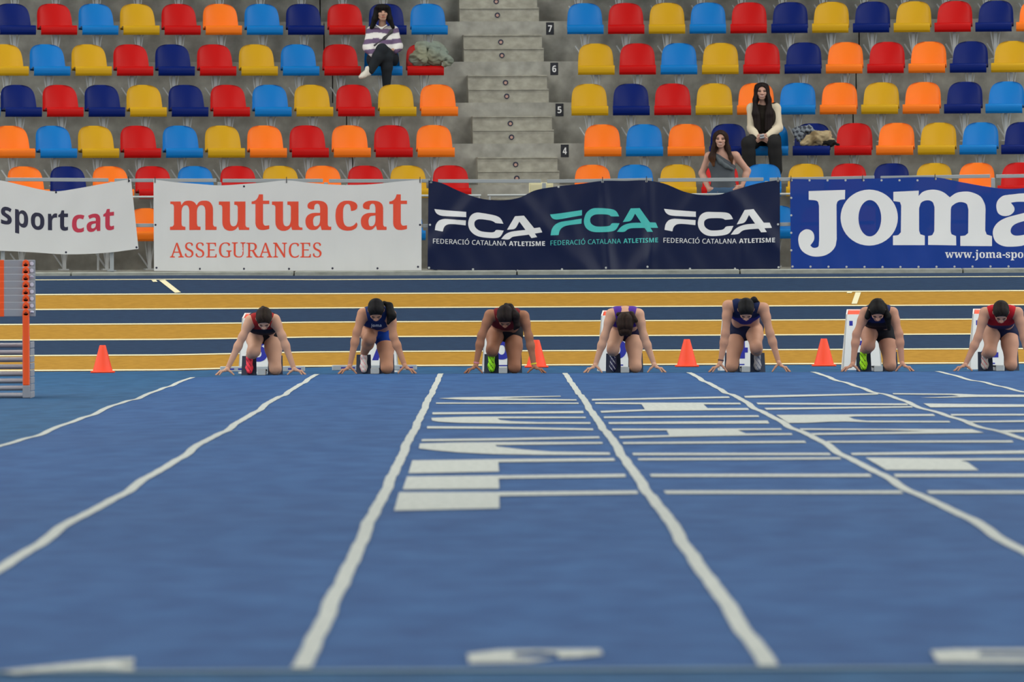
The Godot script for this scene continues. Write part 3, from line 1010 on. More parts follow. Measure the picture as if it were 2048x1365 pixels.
func spectator(d: Dictionary) -> void:
	var base: Vector3 = d.base
	var z0: float = base.z
	var o := thing("person", d.label, "person", base, 0.0)
	var g := func(a: Array) -> Vector3: return pz(a[0], a[1], z0 + a[2]) - base
	var J := {}
	for k in d.joints: J[k] = g.call(d.joints[k])
	var skin: Color = d.skin
	var sc: float = d.get("scale", 1.0)
	var hxf := head_xf(J.head, d.face, d.crown, d.get("head_scale", 0.96))
	var mid: Vector3 = (J.sl + J.sr) * 0.5
	var body := []
	var torso := []
	for s in [-1.0, 1.0]:
		torso.append([J.pelvis + Vector3(s * 0.07, 0, 0), J.waist + Vector3(s * 0.048, 0, 0), 0.095 * sc, 0.078 * sc])
		torso.append([J.waist + Vector3(s * 0.048, 0, 0), J.chest + Vector3(s * 0.065, 0, 0), 0.078 * sc, 0.085 * sc])
		torso.append([J.chest + Vector3(s * 0.065, 0, 0), mid + Vector3(s * 0.06, -0.02, 0), 0.085 * sc, 0.055 * sc])
	torso.append([J.pelvis, J.chest, 0.082 * sc, 0.084 * sc])
	torso.append([J.chest, mid + Vector3(0, -0.02, 0), 0.084 * sc, 0.054 * sc])
	body.append_array(torso)
	var neck: Vector3 = mid + Vector3(0, 0.02, -0.005)
	body.append([neck, J.sl, 0.044, 0.047])
	body.append([neck, J.sr, 0.044, 0.047])
	body.append([neck, J.head + hxf.basis * Vector3(0, -0.04, -0.02), 0.046, 0.044])
	var arms := []
	for a in [[J.sl, J.el, J.wl], [J.sr, J.er, J.wr]]:
		arms.append([a[0], a[1], 0.047, 0.036])
		arms.append([a[1], a[1].lerp(a[2], 0.3), 0.036, 0.036])
		arms.append([a[1].lerp(a[2], 0.3), a[2], 0.036, 0.024])
	body.append_array(arms)
	var legs := []
	for a in [[J.hl, J.kl, J.al], [J.hr, J.kr, J.ar]]:
		legs.append([a[0], a[1], 0.088, 0.056])
		legs.append([a[1], a[1].lerp(a[2], 0.35), 0.054, 0.055])
		legs.append([a[1].lerp(a[2], 0.35), a[2], 0.055, 0.036])
	body.append_array(legs)
	var nets := [net(body, 0.03, 0.012)]
	for h in d.hands:
		nets.append(net(relaxed_hand(J[h[0]], h[1].normalized(), h[2].normalized(), h[3].normalized(), h[4]), 0.012, 0.0045))
	nets.append(head_net(hxf, skin, d.get("smile", false)))
	part("body", join(nets, one(skin)), vcol("skin", 0.5), o)
	for c in d.clothes:
		var bones := []
		for w in c.cover:
			if w is Array:
				bones.append([g.call(w[0]), g.call(w[1]), w[2], w[3]])
			elif w == "torso": bones.append_array(fatter(torso, c.grow))
			elif w == "upper": bones.append_array(fatter(torso.filter(func(b): return b[1].y > J.chest.y - 0.12), c.grow))
			elif w == "shoulders":
				bones.append([neck + Vector3(-0.055, -0.01, 0), J.sl, 0.036 + c.grow, 0.047 + c.grow])
				bones.append([neck + Vector3(0.055, -0.01, 0), J.sr, 0.036 + c.grow, 0.047 + c.grow])
			elif w == "arms": bones.append_array(fatter(arms, c.grow))
			elif w == "legs":
				bones.append_array(fatter(legs, c.grow))
				bones.append([J.pelvis + Vector3(-0.07, -0.01, 0), J.pelvis + Vector3(0.07, -0.01, 0), 0.1 + c.grow, 0.1 + c.grow])
		var planes := []
		for q in c.get("planes", []):         # through two points of the picture, keeping the side below
			var a: Vector3 = g.call(q[0])
			var b: Vector3 = g.call(q[1])
			var nrm := Vector3(-(b.y - a.y), b.x - a.x, 0).normalized()
			planes.append([nrm, nrm.dot(a)])
		var m := part(c.name, join([net(bones, 0.03, 0.011, planes)], c.color), vcol("knit_cloth", 0.85), o)
		m.set_meta("label", c.label)
	for s in d.get("shoes", []):
		var m := part("shoe", join([net(shoe_bones(g.call(s[0]), g.call(s[1]), s[2].normalized()), 0.015, 0.007)], one(s[3])), vcol("shoe_cloth", 0.5), o)
		m.set_meta("label", s[4])
	var cap := hair_cap(0.004)
	cap.append([d.opening[0], d.opening[1], d.opening[2], d.opening[3], 1])
	var locks := []
	var hs: float = d.get("head_scale", 0.96)
	for b in cap:
		var moved := [hxf * b[0], hxf * b[1], b[2] * hs, b[3] * hs]
		if b.size() > 4: moved.append(1)
		locks.append(moved)
	for t in d.hair_strands: locks.insert(0, [g.call(t[0]), g.call(t[1]), t[2], t[3]])
	var hc: Color = d.hair
	var h2: Color = d.get("hair_ends", hc)
	var hm := [net(locks, 0.032, 0.007)]
	var head_y: float = J.head.y
	var hp := part("hair", join(hm, func(p: Vector3) -> Color:
		return hc.lerp(h2, clampf((head_y - 0.18 - p.y) / 0.12, 0.0, 1.0)) * (1.0 + 0.3 * sin(p.x * 700.0))), vcol("hair_strands", 0.62), o)
	hp.set_meta("label", d.hair_label)
	for e in d.get("extras", []):
		var m := part(e.name, join([net(e.bones.map(func(b): return [g.call(b[0]), g.call(b[1]), b[2], b[3]]), 0.006, 0.005)], one(e.color)), vcol("shoe_cloth", 0.5), o)
		m.set_meta("label", e.label)

func creased(mesh: ArrayMesh) -> ArrayMesh:           # folds pressed into heaped cloth
	var n := FastNoiseLite.new()
	n.seed = 21
	n.noise_type = FastNoiseLite.TYPE_SIMPLEX_SMOOTH
	n.fractal_type = FastNoiseLite.FRACTAL_RIDGED
	n.fractal_octaves = 2
	n.frequency = 5.5
	var arr := mesh.surface_get_arrays(0)
	var v: PackedVector3Array = arr[Mesh.ARRAY_VERTEX]
	var nn: PackedVector3Array = arr[Mesh.ARRAY_NORMAL]
	for k in v.size():
		v[k] += nn[k] * (0.028 * n.get_noise_3d(v[k].x, v[k].y * 1.3, v[k].z) - 0.004)
	arr[Mesh.ARRAY_VERTEX] = v
	var st := SurfaceTool.new()
	st.create_from_arrays(arr)
	st.generate_normals()
	return st.commit()

func garment(called: String, label: String, at: Vector3, list: Array, color: Callable, parts: Array = []) -> void:
	var o := thing(called, label, "clothing", at)
	var g := func(a: Array) -> Vector3: return pz(a[0], a[1], at.z + a[2]) - at
	var all := [["cloth", list, color, ""]]
	all.append_array(parts)
	for p in all:
		var bones := []
		for b in p[1]:
			if b.size() > 4: bones.append([g.call(b[0]), g.call(b[1]), b[2], b[3], "cut"])
			else: bones.append([g.call(b[0]), g.call(b[1]), b[2], b[3]])
		var m := part(p[0], creased(join([net(bones, 0.03, 0.008)], p[2])), vcol("knit_cloth", 0.85), o)
		if p[3]: m.set_meta("label", p[3])

func build_spectators() -> void:
	var L := func(r: float, g: float, b: float) -> Color: return Color(r, g, b)
	# woman in the striped jumper
	var sx := seat_at(4, 812.0 - 83.4)
	var white := Color(0.62, 0.6, 0.58)
	var purple := Color(0.13, 0.09, 0.16)
	var base := sx.origin
	var stripe := func(p: Vector3) -> Color:
		var s := fposmod(p.y - 0.723 + 0.008 * sin(p.x * 20.0), 0.13)
		return purple if s < 0.06 else white
	spectator({"label": "seated person in purple and white striped jumper with legs crossed", "base": base, "skin": Color(0.42, 0.25, 0.18), "hair": Color(0.008, 0.007, 0.007),
		"joints": {"head": [765, 26, -0.02], "sl": [744, 64, -0.07], "sr": [786, 63, -0.07], "chest": [765, 80, -0.06], "waist": [765, 103, -0.04], "pelvis": [765, 117, 0.0],
			"el": [735, 94, 0.02], "er": [796, 92, 0.02], "wl": [746, 108, 0.17], "wr": [790, 101, 0.16], "hl": [750, 119, 0.02], "hr": [781, 118, 0.02],
			"kl": [774, 114, 0.40], "al": [773, 170, 0.34], "kr": [764, 99, 0.44], "ar": [741, 141, 0.46]},
		"face": Vector3(0.12, 0.08, 1), "crown": Vector3(0, 1, -0.08), "opening": [Vector3(0, -0.03, 0.115), Vector3(0, -0.14, 0.09), 0.056, 0.075],
		"hands": [["wl", Vector3(0.8, -0.1, 0.5), Vector3(0, 0.3, 0.8), Vector3(0, -1, 0.1), 0.5], ["wr", Vector3(-0.85, -0.15, 0.5), Vector3(0, 0.5, 0.8), Vector3(0, -1, 0.1), 0.45]],
		"clothes": [
			{"name": "jumper", "cover": ["torso", "shoulders", "arms"], "grow": 0.02, "color": stripe, "label": "purple and white striped knitted jumper"},
			{"name": "jeans", "cover": ["legs"], "grow": 0.014, "color": one(Color(0.018, 0.022, 0.026)), "label": "dark jeans"},
			{"name": "bag_strap", "cover": [[[787, 57, -0.03], [782, 64, 0.02], 0.017, 0.017], [[782, 64, 0.02], [770, 76, 0.045], 0.017, 0.017], [[770, 76, 0.045], [744, 95, 0.04], 0.017, 0.017]], "grow": 0.0, "color": one(Color(0.06, 0.055, 0.06)), "label": "dark shoulder strap across the chest"},
			{"name": "collar", "cover": [[[752, 50, 0.02], [763, 57, 0.055], 0.009, 0.009], [[763, 57, 0.055], [774, 50, 0.02], 0.009, 0.009]], "grow": 0.0, "color": one(Color(0.6, 0.58, 0.55)), "label": "white collar"}],
		"shoes": [[[738, 146, 0.46], [721, 154, 0.56], Vector3(-0.3, 0.9, 0.3), Color(0.55, 0.52, 0.45), "off-white trainer"], [[773, 178, 0.32], [773, 182, 0.45], Vector3(0, 1, 0.1), Color(0.04, 0.04, 0.04), "dark shoe"]],
		"hair_strands": [[[754, 18, -0.01], [750, 38, 0.0], 0.036, 0.034], [[750, 38, 0.0], [744, 54, 0.0], 0.034, 0.024], [[776, 18, -0.01], [779, 38, 0.0], 0.034, 0.034], [[779, 38, 0.0], [786, 54, 0.0], 0.034, 0.024], [[756, 14, 0.05], [774, 14, 0.05], 0.028, 0.028], [[747, 48, -0.02], [742, 56, -0.02], 0.024, 0.014]],
		"hair_label": "chin-length black hair with a fringe"})
	# woman in the cream jumper
	sx = seat_at(2, 1168.0 + 83.8 * 4)
	base = sx.origin
	spectator({"label": "seated smiling person with very long dark hair, cream sleeves and dark trousers", "base": base, "skin": Color(0.46, 0.27, 0.2), "hair": Color(0.012, 0.008, 0.007), "smile": true,
		"joints": {"head": [1523.5, 183, 0.05], "sl": [1504, 217, 0.0], "sr": [1551, 217, 0.0], "chest": [1527, 236, 0.0], "waist": [1528, 262, 0.0], "pelvis": [1529, 277, 0.0],
			"el": [1503, 257, 0.06], "er": [1557, 256, 0.06], "wl": [1514, 274, 0.26], "wr": [1534, 273, 0.26], "hl": [1514, 282, 0.02], "hr": [1544, 282, 0.02],
			"kl": [1496, 286, 0.42], "al": [1500, 345, 0.36], "kr": [1549, 286, 0.42], "ar": [1552, 345, 0.36]},
		"face": Vector3(0.02, -0.05, 1), "crown": Vector3(0, 1, 0.03), "opening": [Vector3(0, 0.012, 0.115), Vector3(0, -0.14, 0.09), 0.062, 0.072],
		"hands": [["wl", Vector3(0.65, -0.15, 0.6), Vector3(0, 0.8, 0.4), Vector3(0.5, -0.5, 0.3), 0.6], ["wr", Vector3(-0.65, -0.15, 0.6), Vector3(0, 0.8, 0.4), Vector3(-0.5, -0.5, 0.3), 0.6]],
		"clothes": [
			{"name": "jumper", "cover": ["torso", "shoulders", "arms"], "grow": 0.014, "color": one(Color(0.55, 0.48, 0.36)), "label": "cream knitted jumper"},
			{"name": "waistcoat", "cover": ["torso", [[1508, 214, 0.0], [1514, 240, 0.05], 0.045, 0.05], [[1549, 212, 0.0], [1544, 240, 0.05], 0.045, 0.05]], "grow": 0.022, "color": one(Color(0.02, 0.016, 0.014)), "label": "dark waistcoat"},
			{"name": "trousers", "cover": ["legs", [[1496, 290, 0.42], [1500, 340, 0.38], 0.07, 0.075], [[1549, 290, 0.42], [1552, 340, 0.38], 0.07, 0.075]], "grow": 0.02, "color": one(Color(0.016, 0.016, 0.018)), "label": "wide dark trousers"}],
		"shoes": [[[1500, 350, 0.32], [1498, 356, 0.44], Vector3(0, 1, 0.1), Color(0.03, 0.03, 0.03), "dark shoe"], [[1552, 350, 0.32], [1554, 356, 0.44], Vector3(0, 1, 0.1), Color(0.03, 0.03, 0.03), "dark shoe"]],
		"hair_strands": [[[1515, 174, 0.05], [1512, 200, 0.09], 0.034, 0.036], [[1532, 174, 0.05], [1536, 200, 0.09], 0.034, 0.038], [[1512, 200, 0.09], [1511, 228, 0.12], 0.036, 0.04], [[1536, 200, 0.09], [1539, 228, 0.12], 0.038, 0.044], [[1511, 228, 0.12], [1514, 258, 0.14], 0.04, 0.03], [[1539, 228, 0.12], [1538, 258, 0.14], 0.044, 0.034], [[1516, 230, 0.13], [1518, 262, 0.14], 0.03, 0.022], [[1534, 230, 0.13], [1533, 260, 0.14], 0.032, 0.024]],
		"hair_label": "very long straight dark hair",
		"extras": [{"name": "phone", "bones": [[[1521, 271, 0.36], [1527, 270, 0.36], 0.012, 0.012], [[1521, 276, 0.36], [1527, 275, 0.36], 0.012, 0.012]], "color": Color(0.3, 0.32, 0.34), "label": "phone in both hands"}]})
	# woman standing behind the fence
	var wz := FENCE_Z - 1.1
	base = pz(1446, 541, wz)
	base.y = row_y(0)
	spectator({"label": "standing person in grey one-shoulder top with hands on hips behind banner", "base": base, "skin": Color(0.47, 0.27, 0.2), "hair": Color(0.022, 0.011, 0.008), "hair_ends": Color(0.11, 0.045, 0.02), "smile": true, "scale": 0.95,
		"joints": {"head": [1441, 279, 0.03], "sl": [1418, 313, 0.0], "sr": [1471, 312, 0.0], "chest": [1444, 330, 0.0], "waist": [1446, 358, 0.0], "pelvis": [1447, 384, 0.0],
			"el": [1404, 347, -0.04], "er": [1495, 342, -0.04], "wl": [1418, 379, 0.05], "wr": [1483, 374, 0.04], "hl": [1431, 390, 0.0], "hr": [1463, 390, 0.0],
			"kl": [1430, 465, 0.03], "al": [1431, 530, 0.0], "kr": [1464, 465, 0.03], "ar": [1463, 530, 0.0]},
		"face": Vector3(-0.05, 0.0, 1), "crown": Vector3(0.02, 1, 0), "opening": [Vector3(0, 0.012, 0.115), Vector3(0, -0.14, 0.09), 0.062, 0.072],
		"hands": [["wl", Vector3(0.75, -0.5, 0.3), Vector3(0.2, 0.8, 0.3), Vector3(0.2, -0.1, -1), 0.3], ["wr", Vector3(-0.75, -0.5, 0.3), Vector3(-0.2, 0.8, 0.3), Vector3(-0.2, -0.1, -1), 0.3]],
		"clothes": [
			{"name": "top", "cover": ["torso", [[1425, 311, 0.0], [1434, 318, 0.03], 0.045, 0.05]], "grow": 0.008, "color": one(Color(0.075, 0.085, 0.095)), "planes": [[[1424, 300, 0], [1472, 332, 0]]], "label": "grey one-shoulder top"},
			{"name": "ruffle", "cover": [[[1431, 312, 0.075], [1441, 324, 0.10], 0.02, 0.025], [[1441, 324, 0.10], [1453, 333, 0.105], 0.025, 0.024], [[1453, 333, 0.105], [1466, 339, 0.085], 0.022, 0.018]], "grow": 0.0, "color": one(Color(0.085, 0.095, 0.105)), "label": "grey ruffle along the neckline"},
			{"name": "jeans", "cover": ["legs"], "grow": 0.01, "color": one(Color(0.05, 0.09, 0.15)), "label": "blue jeans"}],
		"shoes": [[[1431, 536, -0.04], [1429, 538, 0.12], Vector3(0, 1, 0.1), Color(0.5, 0.5, 0.5), "pale shoe"], [[1463, 536, -0.04], [1465, 538, 0.12], Vector3(0, 1, 0.1), Color(0.5, 0.5, 0.5), "pale shoe"]],
		"hair_strands": [[[1433, 272, 0.02], [1429, 296, 0.05], 0.034, 0.034], [[1429, 296, 0.05], [1424, 316, 0.09], 0.036, 0.038], [[1424, 314, 0.09], [1427, 331, 0.10], 0.038, 0.016], [[1450, 272, 0.02], [1455, 296, 0.04], 0.03, 0.03], [[1455, 296, 0.04], [1462, 316, 0.08], 0.03, 0.024], [[1462, 316, 0.08], [1465, 328, 0.09], 0.022, 0.008]],
		"hair_label": "long brown hair in front of the shoulders"})
	# clothes left on two seats
	sx = seat_at(4, 812.0)
	var gc := func(p: Vector3) -> Color:
		return Color(0.17, 0.2, 0.17).lerp(Color(0.2, 0.2, 0.14), 0.5 + 0.5 * sin(p.x * 9.0 + p.y * 14.0))
	garment("folded_jacket", "crumpled pale green jacket lying on red seat beside aisle stairs", sx.origin, [
		[[842, 94, 0.06], [846, 116, 0.12], 0.06, 0.07], [[846, 92, 0.05], [872, 94, 0.06], 0.05, 0.055], [[876, 90, 0.06], [868, 110, 0.14], 0.05, 0.07], [[882, 92, 0.06], [888, 104, 0.10], 0.035, 0.05],
		[[828, 124, 0.10], [876, 124, 0.14], 0.04, 0.042], [[832, 116, 0.06], [872, 112, 0.06], 0.075, 0.075], [[838, 116, 0.19], [850, 121, 0.21], 0.035, 0.035],
		[[868, 114, 0.16], [886, 112, 0.17], 0.045, 0.048], [[886, 112, 0.17], [896, 120, 0.2], 0.05, 0.048], [[896, 122, 0.2], [890, 130, 0.23], 0.04, 0.026],
		[[896, 121, 0.30], [891, 121, 0.22], 0.026, 0.022, 1], [[866, 118, 0.28], [874, 130, 0.28], 0.018, 0.014, 1], [[848, 106, 0.26], [860, 96, 0.20], 0.012, 0.010, 1]], gc)
	sx = seat_at(2, 1168.0 + 83.8 * 5)
	var grey := func(p: Vector3) -> Color:
		return Color(0.16, 0.18, 0.2) if sin(p.x * 110.0 + p.y * 60.0) + sin(p.y * 130.0) > -0.2 else Color(0.04, 0.045, 0.055)
	var fur := func(p: Vector3) -> Color:
		return Color(0.33, 0.26, 0.15).lerp(Color(0.12, 0.08, 0.04), clampf(1.0 - absf(p.x - 0.015) * 16.0 + 0.25 * sin(p.y * 120.0), 0.0, 0.8))
	garment("heaped_scarf_and_coat", "grey patterned scarf and beige fleecy coat heaped on navy seat", sx.origin, [
		[[1592, 262, 0.06], [1600, 276, 0.12], 0.035, 0.04], [[1600, 262, 0.06], [1618, 260, 0.06], 0.04, 0.045], [[1618, 260, 0.08], [1630, 264, 0.1], 0.03, 0.025], [[1600, 280, 0.14], [1602, 272, 0.13], 0.025, 0.03]], grey,
		[["fleecy_coat", [[[1606, 283, 0.13], [1630, 276, 0.14], 0.035, 0.06], [[1630, 276, 0.14], [1650, 272, 0.12], 0.06, 0.065], [[1650, 272, 0.12], [1662, 282, 0.14], 0.055, 0.035], [[1604, 286, 0.15], [1655, 287, 0.13], 0.022, 0.024]], fur, "beige fleecy coat"],
		["dark_lining", [[[1640, 287, 0.13], [1662, 286, 0.15], 0.022, 0.03], [[1662, 284, 0.15], [1676, 289, 0.17], 0.028, 0.008], [[1655, 268, 0.06], [1660, 274, 0.08], 0.02, 0.015]], one(Color(0.012, 0.012, 0.014)), "dark lining hanging over the seat edge"]])

# ------------------------------------------------------------------ fence and banners
func curve_at(pts: Array, x: float) -> float:
	for k in pts.size() - 1:
		var a: Vector2 = pts[k]
		var b: Vector2 = pts[k + 1]
		if x <= b.x or k == pts.size() - 2:
			var p: Vector2 = pts[maxi(0, k - 1)]
			var n: Vector2 = pts[mini(pts.size() - 1, k + 2)]
			var t := clampf((x - a.x) / (b.x - a.x), 0.0, 1.0)
			var m0 := (b.y - p.y) / maxf(b.x - p.x, 1e-4) * (b.x - a.x)
			var m1 := (n.y - a.y) / maxf(n.x - a.x, 1e-4) * (b.x - a.x)
			var t2 := t * t
			var t3 := t2 * t
			return (2 * t3 - 3 * t2 + 1) * a.y + (t3 - 2 * t2 + t) * m0 + (3 * t2 - 2 * t3) * b.y + (t3 - t2) * m1
	return pts[0].y

func banner_point(d: Dictionary, q: Vector2, lift := 0.0) -> Vector3:
	var fold := 0.0
	for w in d.folds: fold += w[2] * exp(-pow((q.x + (q.y - 450.0) * w[3] - w[0]) / w[1], 2.0)) * (w[4] + (1.0 - w[4]) * clampf((q.y - 370.0) / 160.0, 0.0, 1.0))
	fold += 0.0025 * sin(q.x * 0.11 + sin(q.y * 0.03) * 2.0) + 0.002 * sin(q.x * 0.043 + q.y * 0.05 + 1.0)
	return pz(q.x, q.y, FENCE_Z + 0.07 + fold + lift)

func banner(d: Dictionary) -> void:
	var c := banner_point(d, Vector2((d.x0 + d.x1) * 0.5, 540.0))
	var o := thing("banner", d.label, "banner", Vector3(c.x, c.y, c.z), 0.0, "advertising banners tied to the fence")
	var nx := int((d.x1 - d.x0) / 6.0)
	var rows := []
	for r in 31:
		var v := r / 30.0
		var row := []
		for k in nx + 1:
			var u := float(k) / nx
			var xt: float = lerpf(d.x0, d.x1, u)
			var yt := curve_at(d.top, xt)
			var yb := curve_at(d.low, xt)
			var y := lerpf(yt, yb, v)
			var x: float = xt + lerpf(d.lean0 * v, d.lean1 * v, u)
			row.append(banner_point(d, Vector2(x, y)) - c)
		rows.append(row)
	part("sheet", sheet(rows, Vector3(0, 0, -0.002)), d.mat, o)
	for p in d.prints:
		var m := part(p[0], laid(p[1], func(q: Vector2) -> Vector3: return banner_point(d, q, 0.0022) - c, 5.0), p[2], o)
		if p.size() > 3: m.set_meta("label", p[3])
	for e in d.eyelets:
		var at := banner_point(d, Vector2(e[0], e[1]), 0.001) - c
		var st := begin()
		for k in 12:
			var a := TAU * k / 12.0
			var b := TAU * (k + 1) / 12.0
			quad(st, Vector3(cos(b) * 0.006, sin(b) * 0.006, 0.003), Vector3(cos(a) * 0.006, sin(a) * 0.006, 0.003), Vector3(cos(a) * 0.0125, sin(a) * 0.0125, 0.001), Vector3(cos(b) * 0.0125, sin(b) * 0.0125, 0.001), 1)
		tube_into(st, Vector3(0, 0, -0.004), Vector3(0, 0, 0.0016), 0.006, 0.006, 10)
		part("eyelet", done(st), d.eyelet_mat, o, Transform3D(Basis(), at))
	for e in d.ties:
		var a := banner_point(d, Vector2(e[0], e[1] + 5.0), 0.006) - c
		var b := banner_point(d, Vector2(e[0], e[1] - 7.0), 0.006) - c
		part("cable_tie", tube_mesh(a, b, 0.005, 0.005, 6), M.tie_black, o)

func v2(list: Array, ox: float, oy: float, sc: float) -> PackedVector2Array:
	var out := PackedVector2Array()
	for k in range(0, list.size(), 2): out.append(Vector2(ox + list[k] / sc, oy + list[k + 1] / sc))
	return out

func fca_logo(shift: float, bend: Array) -> Array:
	var shapes := [
		[228, 338, 260, 335, 330, 326, 470, 305, 470, 345, 400, 357, 300, 375, 262, 375, 240, 362],
		[232, 497, 240, 455, 262, 420, 300, 398, 350, 388, 468, 370, 466, 408, 370, 420, 325, 435, 302, 460, 292, 495],
		[752, 353, 730, 315, 690, 297, 600, 290, 545, 295, 505, 325, 487, 370, 487, 410, 505, 445, 545, 468, 600, 473, 690, 468, 730, 450, 755, 405, 700, 405, 685, 420, 660, 428, 590, 430, 555, 420, 535, 400, 533, 370, 548, 350, 580, 338, 650, 338, 680, 345, 695, 353],
		[780, 396, 840, 292, 908, 290, 985, 398, 1030, 400, 1047, 440, 990, 440, 1008, 470, 965, 470, 873, 332, 842, 384, 800, 394],
		[735, 470, 765, 434, 805, 412, 860, 402, 945, 402, 965, 441, 860, 442, 820, 450, 790, 470]]
	var tris := []
	for s in shapes:
		var l := []
		for k in range(0, s.size(), 2):
			l.append(s[k] + shift)
			l.append(s[k + 1] + curve_at(bend, s[k]))
		tris.append_array(poly_tris(rounded(v2(l, 1040.0, 340.0, 3.7926))))
	return tris

func bent(tris: Array, f: Callable) -> Array:
	var out := []
	for t in tri_split(tris, 9.0): out.append([f.call(t[0]), f.call(t[1]), f.call(t[2])])
	return out

